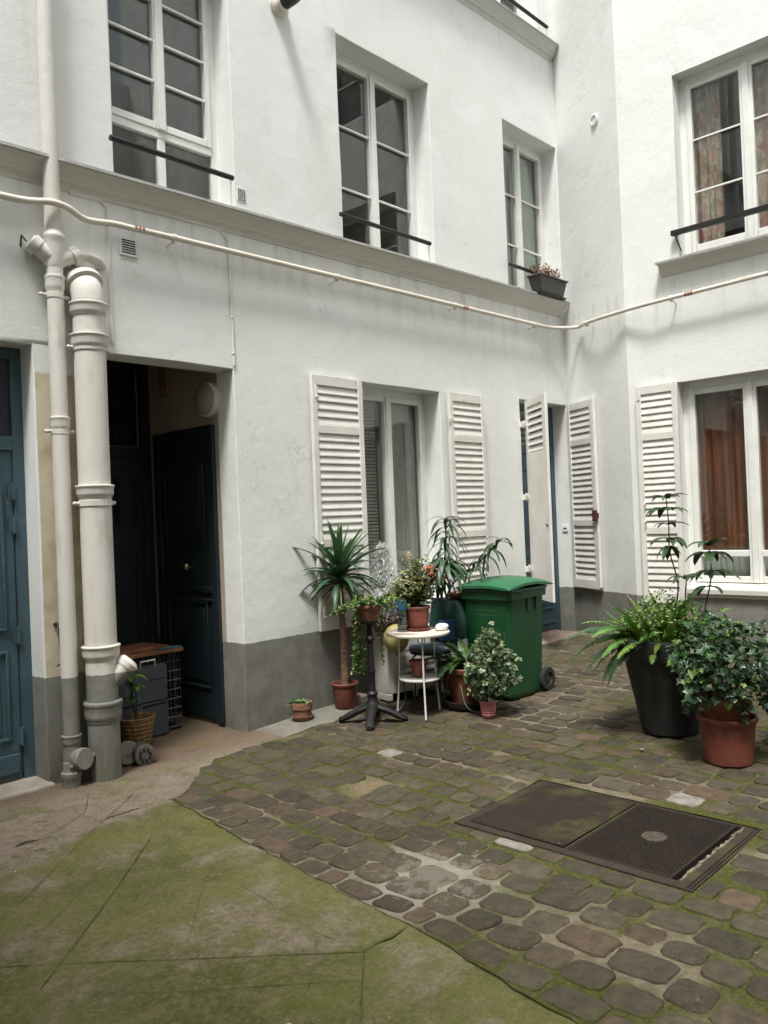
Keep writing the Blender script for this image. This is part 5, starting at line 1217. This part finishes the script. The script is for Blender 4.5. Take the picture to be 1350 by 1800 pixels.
# dark clutter under the chair: second bluish chair foot / black fern
bxn = Thing('hart_fern', (5.30, 4.16, gz(5.3)+.01), 'dark fern in a small black pot between the metal chair and the bin', 'potted plant')
bxn.part('pot', pot_mb(5.30, 4.16, gz(5.3)+.004, .06, .08, .13, .02, .005), M['rubber'])
m = MB()
for i in range(16):
    a = i*2.399; m.frond((5.30, 4.16, .20), (math.cos(a), math.sin(a), rnd(.4, 1.2)), rnd(.13, .22), .04, 2.2, 11, G((.02, .045, .02), .4))
bxn.part('fronds', m, M['leaf'], smooth=0, recalc=False)
m = MB(); m.box(FW, 4.66, 4.80, 4.82, 4.95, gz(4.7)+.004, .11); tag(build('stone_block', m, simple('rough_block', (.27, .22, .17), .9, var=.3, vs=20, bump=1), base=(4.73, 4.88, 0), bevel=.012), 'rough beige stone block on the ground right of the yucca pot', 'block')

# pink pot ivy
px0, py0 = 4.93, 3.70; zg = gz(px0)+.004
t = Thing('potted_ivy', (px0, py0, zg), 'bushy variegated ivy in a small pink pot before the green bin', 'potted plant')
t.part('pot', pot_mb(px0, py0, zg, .048, .064, .125, .018, .004, rings=4), M['pink']); t.part('soil', soil_mb(px0, py0, zg+.115, .058), M['soil'])
m = MB(); c = Vector((px0+.03, py0-.01, zg+.38)); hid = MB()
for i in range(620):
    a = rnd(0, 6.28); ct = rnd(-1, 1); stt = math.sqrt(1-ct*ct); r = random.random()**.35
    hgt = ct*.27*r; prof = max(.2, 1-.35*max(0, hgt)/.27)
    v = Vector((stt*math.cos(a)*.185*r*prof, stt*math.sin(a)*.185*r*prof, hgt)); p_ = c+v
    lum = random.random(); cc = G((.022, .052, .016), .4); rim = G((.36, .39, .22), .3) if lum < .33 else G((.06, .11, .04), .35)
    m.leaf(p_, v.normalized()+Vector((rnd(-.8, .8), rnd(-.8, .8), rnd(-1, .3))), v+Vector((-.15, -.15, .2)), rnd(.030, .050), IVY, cc, rim)
for i in range(30):
    a = rnd(0, 6.28); e = c+Vector((.17*math.cos(a), .17*math.sin(a), rnd(-.2, .25))); hid.tube(crom([Vector((px0, py0, zg+.11)), c+Vector((.05*math.cos(a), .05*math.sin(a), -.1)), e], 4), .002, 4)
for i in range(44):
    p_ = Vector((px0, py0, zg+.13))+Vector((rnd(-.08, .10), rnd(-.08, .08), rnd(-.0, .09))); m.leaf(p_, (rnd(-1, 1), rnd(-1, 1), rnd(-.6, .2)), (-.3, -.5, .8), rnd(.026, .04), IVY, G((.05, .09, .03), .3), G((.40, .43, .25), .25))
for ex_, ey_, ez_ in ((.17, -.15, -.12), (.15, -.14, .05), (-.13, .08, -.17), (-.12, .09, -.2), (0.02, -.02, .33)):
    for q in range(7): m.leaf(c+Vector((ex_, ey_, ez_))*rnd(.75, 1.1)+Vector((rnd(-.02, .02),)*3), (rnd(-1, 1), rnd(-1, 1), rnd(-.6, .4)), (-.3, -.4, .8), rnd(.026, .038), IVY, G((.05, .09, .03), .3), G((.42, .46, .27), .25))
t.part('stems', hid, M['stem']); t.part('foliage', m, M['leaf'], smooth=0, recalc=False)

# ------------------------------------------------------------------ green bin
ox, oy = 5.34, 3.76; FN = Fr((ox, oy), (1, 0), (0, -1)); zg = gz(5.6)
Wd, Dp, Ht = .48, .53, .955      # width runs along y, depth along x
t = Thing('wheelie_bin', (ox+.27, oy+.24, zg), 'dark green wheeled rubbish bin with lighter domed lid', 'bin')
m = MB()
def P(x, y, z): return Vector((ox+x, oy+y, z))
def ringr(x0, x1, y0, y1, z, r=.04, n=5):
    o = []
    for cx2, cy2, a0 in ((x1-r, y1-r, 0), (x0+r, y1-r, 90), (x0+r, y0+r, 180), (x1-r, y0+r, 270)):
        for k in range(n): a = math.radians(a0+90*k/(n-1)); o.append(m.vert(P(cx2+r*math.cos(a), cy2+r*math.sin(a), z)))
    return o
i0 = .022
rs = [ringr(i0+.01, Dp-i0-.03, i0+.01, Wd-i0-.01, zg+.012), ringr(i0, Dp-i0-.03, i0, Wd-i0, zg+.03), ringr(i0, Dp-i0-.03, i0, Wd-i0, zg+.06), ringr(.008, Dp-.01, .008, Wd-.008, Ht-.085), ringr(-.016, Dp+.004, -.016, Wd+.016, Ht-.08), ringr(-.018, Dp+.006, -.018, Wd+.018, Ht-.022), ringr(-.028, Dp+.012, -.028, Wd+.028, Ht-.018), ringr(-.028, Dp+.012, -.028, Wd+.028, Ht)]
for A_, B_ in zip(rs, rs[1:]):
    for q in range(20): m.f.append([A_[q], A_[(q+1) % 20], B_[(q+1) % 20], B_[q]])
m.f.append(rs[0][::-1]); m.f.append(rs[-1])
t.part('body', m, M['binplastic'], smooth=40)
m = MB()       # moulded ribs / slots on the side, seam line on the front
for xx in (.255, .375): m.hexa([P(xx, -.002, .76), P(xx+.018, -.002, .76), P(xx+.018, .02, .76), P(xx, .02, .76), P(xx-.002, -.006, .872), P(xx+.020, -.006, .872), P(xx+.020, .02, .872), P(xx-.002, .02, .872)])
t.part('comb_ribs', m, simple('dark_green_rib', (.004, .045, .015), .5))
m = MB()       # lid: domed, ridge along its length, lip overhanging the back
nl = 14; nw = 14; g2 = []
for i in range(nl+1):
    x = -.045+(Dp+.12)*i/nl; row_ = []; s_ = i/nl
    for k in range(nw+1):
        y = -.034+(Wd+.068)*k/nw; t_ = k/nw
        arch = .055*math.sin(math.pi*min(1, s_*1.0))**.8 if 0 < s_ < 1 else 0
        cr = .02*math.sin(math.pi*t_); row_.append(m.vert(P(x, y, Ht+.016+arch*(.78+.22*math.sin(math.pi*t_))+cr-(.012 if k in (0, nw) else 0))))
    g2.append(row_)
for i in range(nl):
    for k in range(nw): m.f.append([g2[i][k], g2[i+1][k], g2[i+1][k+1], g2[i][k+1]])
edge = [g2[i][0] for i in range(nl+1)]+[g2[nl][k] for k in range(1, nw+1)]+[g2[i][nw] for i in range(nl-1, -1, -1)]+[g2[0][k] for k in range(nw-1, 0, -1)]
low = []
for e in edge: v = Vector(m.v[e]); low.append(m.vert((v.x, v.y, max(Ht+.001, v.z-.022))))
for q in range(len(edge)): j_ = (q+1) % len(edge); m.f.append([edge[q], edge[j_], low[j_], low[q]])
m.f.append(low[::-1])
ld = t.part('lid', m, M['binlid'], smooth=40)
m = MB(); m.tube([P(Dp+.035, .03, Ht-.01), P(Dp+.035, Wd-.03, Ht-.01)], .012, 10); m.box(FN, Dp, Dp+.05, -.10, -.06, Ht-.03, Ht+.0); m.box(FN, Dp, Dp+.05, -Wd+.06, -Wd+.10, Ht-.03, Ht+.0); t.part('handle', m, M['binplastic'], bevel=.003)
for yy_ in (-.012, Wd-.04):
    m = MB(); c = P(Dp-.015, yy_, zg+.105)
    m.lathe(c, [(.055, 0), (.09, 0), (.099, .008), (.1, .02), (.099, .034), (.09, .042), (.055, .042)], 32, (0, 1, 0)); wl = t.part('wheel', m, M['rubber'])
    m = MB(); m.lathe(c, [(0, .006), (.02, .004), (.022, .012), (.05, .014), (.056, .004), (.056, .04), (0, .04)], 28, (0, 1, 0)); t.part('rim', m, simple('dull_hub', (.035, .03, .024), .7), wl)
m = MB(); m.tube([P(Dp-.015, .02, zg+.105), P(Dp-.015, Wd-.03, zg+.105)], .012, 8); t.part('axle', m, M['iron'])
m = MB()       # worn, unreadable white lettering on the front
for z, y0_, y1_, hh in ((.872, .10, .33, .006), (.815, .07, .42, .013), (.780, .13, .33, .012), (.742, .10, .38, .013)):
    y = y1_
    while y > y0_:
        wd_ = rnd(.006, .012)
        f_ = i0*(1-(z-.1)/.78)+.006
        for q in range(random.choice([1, 2, 2])): 
            za = z+rnd(0, hh*.4); yk = y-q*wd_*.6
            m.face([P(f_-.003, yk, za), P(f_-.003, yk-.003, za), P(f_-.003, yk-.003, za+hh*rnd(.5, .9)), P(f_-.003, yk, za+hh*rnd(.5, .9))])
        m.face([P(f_-.003, y, z+hh*.5), P(f_-.003, y-wd_*.8, z+hh*.5), P(f_-.003, y-wd_*.8, z+hh*.5+.0025), P(f_-.003, y, z+hh*.5+.0025)])
        y -= wd_+.006
t.part('worn_lettering', m, simple('worn_white_print', (.06, .16, .085), .7), smooth=0)

# ------------------------------------------------------------------ right group
bx0, by0 = 5.27, 2.44; zg = gz(bx0)+.004
t = Thing('planter', (bx0, by0, zg), 'large anthracite planter overflowing with ferns and tall avocado shoots', 'potted plant')
m = MB(); m.lathe((bx0, by0, zg), [(0, 0), (.17, 0), (.182, .012), (.285, .50), (.287, .505), (.315, .51), (.318, .515), (.335, .628), (.335, .64), (.318, .643), (.31, .60), (.30, .58)], 56); t.part('pot', m, M['anthracite'], smooth=30)
t.part('soil', soil_mb(bx0, by0, zg+.59, .305), M['soil'])
m = MB(); c = Vector((bx0, by0, zg+.60))
for i in range(95):
    a = i*2.399; el = rnd(.15, 1.35); r = rnd(.02, .24); b = c+Vector((r*math.cos(a), r*math.sin(a), 0)); d = Vector((math.cos(a)*math.cos(el), math.sin(a)*math.cos(el), math.sin(el)))
    m.frond(b, d, rnd(.22, .42), rnd(.03, .055), rnd(.6, 2.0), 15, G(random.choice([(.10, .22, .03), (.15, .29, .05), (.07, .16, .03), (.17, .24, .04)]), .3))
def pxdir(u, z, f=0): return (rt0*u+fh*f+Vector((0, 0, z))).normalized()
for (u, z, L, f, cc) in ((-1, .75, .62, .0, (.055, .13, .04)), (-1, .25, .52, -.2, (.035, .085, .025)), (-1, .0, .46, -.4, (.03, .07, .02)), (-1, .4, .55, .3, (.14, .30, .05)), (-.8, .1, .5, -.6, (.02, .05, .015)), (-1, .5, .5, .15, (.10, .22, .04)), (-1, .1, .42, .1, (.05, .12, .03)), (-1, .55, .42, -.5, (.12, .26, .05)), (-.9, .9, .45, -.3, (.15, .3, .05)), (1, .6, .5, -.2, (.10, .2, .03)), (.8, .8, .5, .2, (.16, .28, .05))):
    m.frond(c+rt0*(-.15 if u < 0 else .12)+Vector((0, 0, .02)), pxdir(u, z, f), L, .075, 1.5, 24, cc)
for i in range(1500):
    a = rnd(0, 6.28); r = .31*math.sqrt(random.random()); p_ = c+Vector((r*math.cos(a), r*math.sin(a), rnd(.0, .30)*(1.35-r*2.6))); m.leaf(p_, (rnd(-1, 1), rnd(-1, 1), rnd(-.2, 1)), (rnd(-.4, .4), rnd(-.6, .3), 1), rnd(.02, .04), OVAL, random.choice([G((.12, .24, .04), .35), G((.17, .30, .05), .3), G((.07, .14, .03), .4)]))
for i in range(26): m.leaf(c+rt0*rnd(.0, .12)+fh*-.2+Vector((0, 0, rnd(.08, .2))), (rnd(-1, 1), rnd(-1, 1), rnd(-.2, .6)), (0, -.4, 1), rnd(.02, .035), OVAL, G((.28, .16, .08), .3))
t.part('foliage', m, M['leaf'], smooth=0, recalc=False)
def avocado(pth, clusters, name):
    stm = MB(); cp = crom(pth, 8); stm.tube(cp, [.0065-.003*i/len(cp) for i in range(len(cp))], 8); lf = MB()
    for (k, n_, L, up_) in clusters:
        p_ = cp[int(k*(len(cp)-1))]
        for i in range(n_):
            a = i*2*math.pi/n_+rnd(-.3, .3)+k*5; d = Vector((math.cos(a), math.sin(a), up_)); q_ = L*rnd(.75, 1.3)
            lf.blade(p_+d.normalized()*.012, d, q_, q_*.36, rnd(.7, 1.9), 7, G((.04, .085, .03), .35), fold=.16)
    so_ = t.part(name, stm, M['stem']); t.part('leaves', lf, M['glossleaf'], so_, smooth=60, recalc=False)
cb_ = c+Vector((0, 0, -.02))
hv = Vector((5.30, 2.30, 0))
avocado([cb_+rt0*.06, cb_+rt0*.075+Vector((0, 0, .25)), cb_+rt0*.09+Vector((0, 0, .42)), cb_+rt0*.045+Vector((0, 0, .62)), cb_+rt0*.045+Vector((0, 0, .80)), cb_+rt0*.035+Vector((0, 0, .99))], [(.66, 5, .11, -.5), (.72, 6, .14, .1), (.80, 5, .11, .4), (.90, 7, .15, .25), (.99, 7, .12, .6)], 'shoot')
avocado([cb_+rt0*.20, cb_+rt0*.27+Vector((0, 0, .25)), cb_+rt0*.315+Vector((0, 0, .45)), cb_+rt0*.31+Vector((0, 0, .66))], [(.55, 4, .14, .0), (.72, 5, .17, .1), (.88, 6, .18, .2), (.99, 7, .15, .7)], 'shoot')
avocado([cb_+rt0*.16+fh*.1, cb_+rt0*.13+Vector((0, 0, .25)), cb_+rt0*.15+Vector((0, 0, .44))], [(.6, 5, .12, .1), (.95, 6, .13, .6)], 'shoot')
# terracotta pot with ivy
vx, vy = 4.87, 1.905; zg = gz(vx)+.004
t = Thing('potted_ivy', (vx, vy, zg), 'dark green ivy spreading from two nested terracotta pots before the big planter', 'potted plant')
t.part('outer_pot', pot_mb(vx, vy, zg, .135, .160, .275, .03, .010), M['terra'])
m = MB(); m.lathe((vx, vy, zg+.20), [(0, 0), (.12, 0), (.132, .12), (.140, .125), (.145, .19), (.138, .195), (.13, .17)], 40); t.part('inner_pot', m, M['terra']); t.part('soil', soil_mb(vx, vy, zg+.375, .13), M['soil'])
m = MB(); c = Vector((vx, vy, zg+.585)); stems = MB()
def ivyleaf(p_, v, s0=.026, s1=.062):
    cc = G((.026, .060, .024), .5)
    q_ = random.random()
    if q_ < .06: cc = G((.11, .20, .04), .4)
    elif q_ < .09: cc = G((.16, .14, .05), .3)
    m.leaf(p_, v.normalized()+Vector((rnd(-.8, .8), rnd(-.8, .8), rnd(-1, .2))), v.normalized()+Vector((-.25, -.3, .55)), rnd(s0, s1), IVY, cc, tuple(x*1.35 for x in cc))
for i in range(850):
    a = rnd(0, 6.28); ct = rnd(-.75, 1); s_ = math.sqrt(1-ct*ct); r = random.random()**.3; lum = 1+.42*noise.noise(Vector((math.cos(a)*1.5, math.sin(a)*1.5, ct*2)))
    v = Vector((s_*math.cos(a)*.285, s_*math.sin(a)*.285, ct*.25))*r*lum; ivyleaf(c+v, v)
for (u, dz, f) in ((-.25, -.20, -.08), (-.20, -.26, -.05), (-.15, -.13, -.1), (-.10, -.32, .05), (.22, -.24, -.12), (.25, -.15, -.05), (.12, -.2, -.15), (-.05, -.17, -.15), (.02, -.26, -.17)):
    e = c+rt0*u+fh*f+Vector((0, 0, dz)); cp = crom([Vector((vx, vy, zg+.38)), c+rt0*u*.6+fh*f+Vector((0, 0, dz*.3)), e], 6); stems.tube(cp, .0025, 5)
    for q in range(24): v = rt0*u+fh*f; ivyleaf(cp[random.randrange(4, len(cp))]+Vector((rnd(-.04, .04), rnd(-.04, .04), rnd(-.03, .03))), v)
for i in range(22):
    a = rnd(0, 6.28); stems.tube(crom([Vector((vx, vy, zg+.36)), c+Vector((.1*math.cos(a), .1*math.sin(a), 0)), c+Vector((.25*math.cos(a), .25*math.sin(a), rnd(-.1, .2)))], 4), .003, 5)
t.part('stems', stems, M['stem']); t.part('foliage', m, M['glossleaf'], smooth=0, recalc=False)
for (dx, dy, h) in ((.33, -.10, .5), (.30, .05, .42)):
    pass
# extra thin-leaved plant to the right of the ivy
rx, ry = 5.33, 1.70; zg = gz(rx)+.004
t = Thing('bushy_plant', (rx, ry, zg), 'upright bright green leafy plant in a dark pot at the right edge', 'potted plant')
t.part('pot', pot_mb(rx, ry, zg, .10, .13, .24, .03, .008), M['anthracite'])
m = MB()
for i in range(20):
    a = rnd(0, 6.28); e = Vector((rx, ry, zg))+Vector((rnd(.02, .16)*math.cos(a), rnd(.02, .16)*math.sin(a), rnd(.5, .95))); cp = crom([Vector((rx, ry, zg+.2)), Vector((rx, ry, zg+.45))+Vector((.04*math.cos(a), .04*math.sin(a), 0)), e], 8); m.tube(cp, .003, 5, (.07, .08, .03), False)
    for q in range(26): m.leaf(random.choice(cp[4:]), (rnd(-1, 1), rnd(-1, 1), rnd(-.1, .9)), (rnd(-.3, .3), rnd(-.6, .2), 1), rnd(.03, .055), OVAL, G((.07, .15, .03), .4))
t.part('foliage', m, M['leaf'], smooth=0, recalc=False)

# ------------------------------------------------------------------ passage things
t = Thing('pet_cage', (3.17, 5.75, 0), 'wire crate with a wooden board on top inside the passage', 'crate')
m = MB(); xa, xb, ya, yb, zt = 2.84, 3.47, 5.56, 5.98, .60; z0 = .03
def wire(a, b): m.tube([a, b], .0028, 4, None, False)
for i in range(15): x = xa+(xb-xa)*i/14; wire((x, ya, z0), (x, ya, zt))
for i in range(9): z = z0+(zt-z0)*i/8; wire((xa, ya, z), (xb, ya, z)); wire((xb, ya, z), (xb, yb, z)); wire((xa, ya, z), (xa, yb, z))
for i in range(10): y = ya+(yb-ya)*i/9; wire((xb, y, z0), (xb, y, zt)); wire((xa, y, z0), (xa, y, zt))
t.part('wire_mesh', m, M['wire'], smooth=0)
m = MB(); m.box(FW, xa, xb, ya, yb, .012, .03); t.part('tray', m, M['iron'])
m = MB(); m.box(FW, xa-.02, xb+.02, ya-.03, yb, .603, .628); tag(build('wooden_board', m, M['wood'], base=(3.15, 5.7, .603), bevel=.003), 'reddish wooden board lying on top of the wire crate', 'board')
m = MB(); FZ = Fr((3.0, 5.60), (1, .12), (-.12, 1)); m.box(FZ, 0, .42, 0, .30, .630, .650); tag(build('wooden_board', m, M['wood'], base=(3.1, 5.7, .63), bevel=.003), 'smaller brown board lying askew on the crate top', 'board')
m = MB(); m.box(FW, 3.30, 3.485, 5.535, 5.60, .630, .640); tag(build('folded_cloth', m, simple('teal_cloth', (.03, .11, .11), .9), base=(3.39, 5.57, .63), bevel=.003), 'thin teal cloth at the right front corner of the crate top', 'cloth')
FG = Fr((2.90, 5.445), (1, .10), (-.10, 1))
for z0_, z1_, lb in ((.012, .265, 'lower grey panel box standing before the wire crate'), (.275, .53, 'upper grey panel box stacked before the wire crate')):
    m = MB(); m.box(FG, .0, .415, 0, .075, z0_, z1_); t = Thing('storage_box', tuple(FG.P(.2, .04, z0_)), lb, 'box'); t.part('body', m, M['greybox'], bevel=.004)
    m = MB(); m.box(FG, .19 if z1_ < .3 else .26, .40, -.002, .004, z1_-.028 if z1_ < .3 else z1_-.10, z1_-.008 if z1_ < .3 else z1_-.094); t.part('slot', m, M['dark'])
m = MB(); m.tube([FG.P(.20, .03, .53), FG.P(.20, .03, .575), FG.P(.33, .03, .575), FG.P(.33, .03, .53)], .009, 6); tag(build('carry_handle', m, M['chrome'], base=tuple(FG.P(.26, .03, .53))), 'pale metal handle on top of the grey boxes', 'handle')
t = Thing('wicker_basket', (2.965, 5.34, .01), 'brown wicker basket planter with a small green plant in the passage', 'potted plant')
m = MB(); pr = [(0, 0), (.085, 0)]
for k in range(14): pr += [(.088+.0028*k+(.004 if k % 2 else 0), .01+k*.0145)]
pr += [(.128, .205), (.132, .215), (.124, .22), (.118, .205), (.10, .10)]
m.lathe((2.965, 5.34, .01), pr, 40, wob=.015); t.part('basket', m, M['wicker'], smooth=0)
t.part('soil', soil_mb(2.965, 5.34, .18, .11), M['soil'])
m = MB(); 
for dx, h in ((-.02, .45), (.01, .38), (-.01, .30)):
    cp = crom([(2.965, 5.34, .18), (2.955+dx, 5.33, .32), (2.93+dx*1.5, 5.31, h+.06)], 6); m.tube(cp, .004, 6, (.06, .07, .03), False)
    for k in range(6):
        a = k*1.1; m.blade(cp[-1], (math.cos(a), math.sin(a), .5), rnd(.07, .11), .04, 1.6, 6, G((.10, .22, .03), .4), fold=.15)
m.blade((2.90, 5.30, .48), (-.2, -.3, -.5), .16, .06, .8, 6, (.015, .03, .012)); m.blade((2.91, 5.28, .50), (.5, -.5, .6), .12, .05, 2.0, 6, (.20, .38, .04))
t.part('plant', m, M['leaf'], smooth=60, recalc=False)
m = MB(); m.lathe((2.70, 5.0, .085), [(0, .02), (.072, .02), (.078, .01), (.078, -.02), (.07, -.03), (0, -.03)], 28, (-.25, -.9, .25)); m.tube([(2.70, 5.0, .09), (2.70, 5.0, .008)], .03, 12)
tag(build('pipe_cap', m, M['greypipe'] if 'greypipe' in M else simple('grey_cap', (.20, .18, .165), .6), base=(2.70, 5.0, .01)), 'round grey drain cap on the ground right of the thick pipe', 'drain cap')
t = Thing('floor_lantern', (2.775, 4.93, .008), 'small dark floor drain box with a slotted round metal face', 'drain')
FQ = Fr((2.775, 4.91), (.93, -.2), (-.2, -.93)); m = MB(); m.box(FQ, -.055, .055, -.09, .0, .008, .075); t.part('body', m, M['rust'], bevel=.006)
m = MB(); c = FQ.P(0, .0, .075)
m.lathe(FQ.P(0, -.045, .068), [(.066, -.055), (.07, -.05), (.07, .05), (.066, .055), (.05, .058), (.0, .058)], 28, tuple(FQ.n)); t.part('hood', m, simple('drain_hood', (.14, .125, .10), .6, .4, var=.3, vs=30))
m = MB()
for a in range(8): b = a*math.pi/4+.2; m.box(Fr((FQ.P(.035*math.cos(b), .014, 0).x, FQ.P(.035*math.cos(b), .014, 0).y), tuple(FQ.u[:2]), tuple(FQ.n[:2])), -.008, .008, .0, .003, .068+.035*math.sin(b)-.012, .068+.035*math.sin(b)+.012)
t.part('slots', m, M['dark'])
# litter: a few leaves and petals on the paving
lt = MB()
for i in range(70):
    x, y = rnd(1.5, 6.5), rnd(1.0, 4.7); z = gz(x)+.016; cc = random.choice([(.45, .42, .32), (.22, .14, .06), (.5, .45, .36), (.12, .09, .04)])
    lt.leaf((x, y, z), (rnd(-1, 1), rnd(-1, 1), .05), (0, 0, 1), rnd(.008, .018) if i > 5 else .04, OVAL, G(cc, .2), cup=.05)
tag(build('leaf_litter', lt, M['petal'], smooth=0, recalc=False), 'scattered tiny petals and dry leaves on the paving', 'litter', kind='stuff')
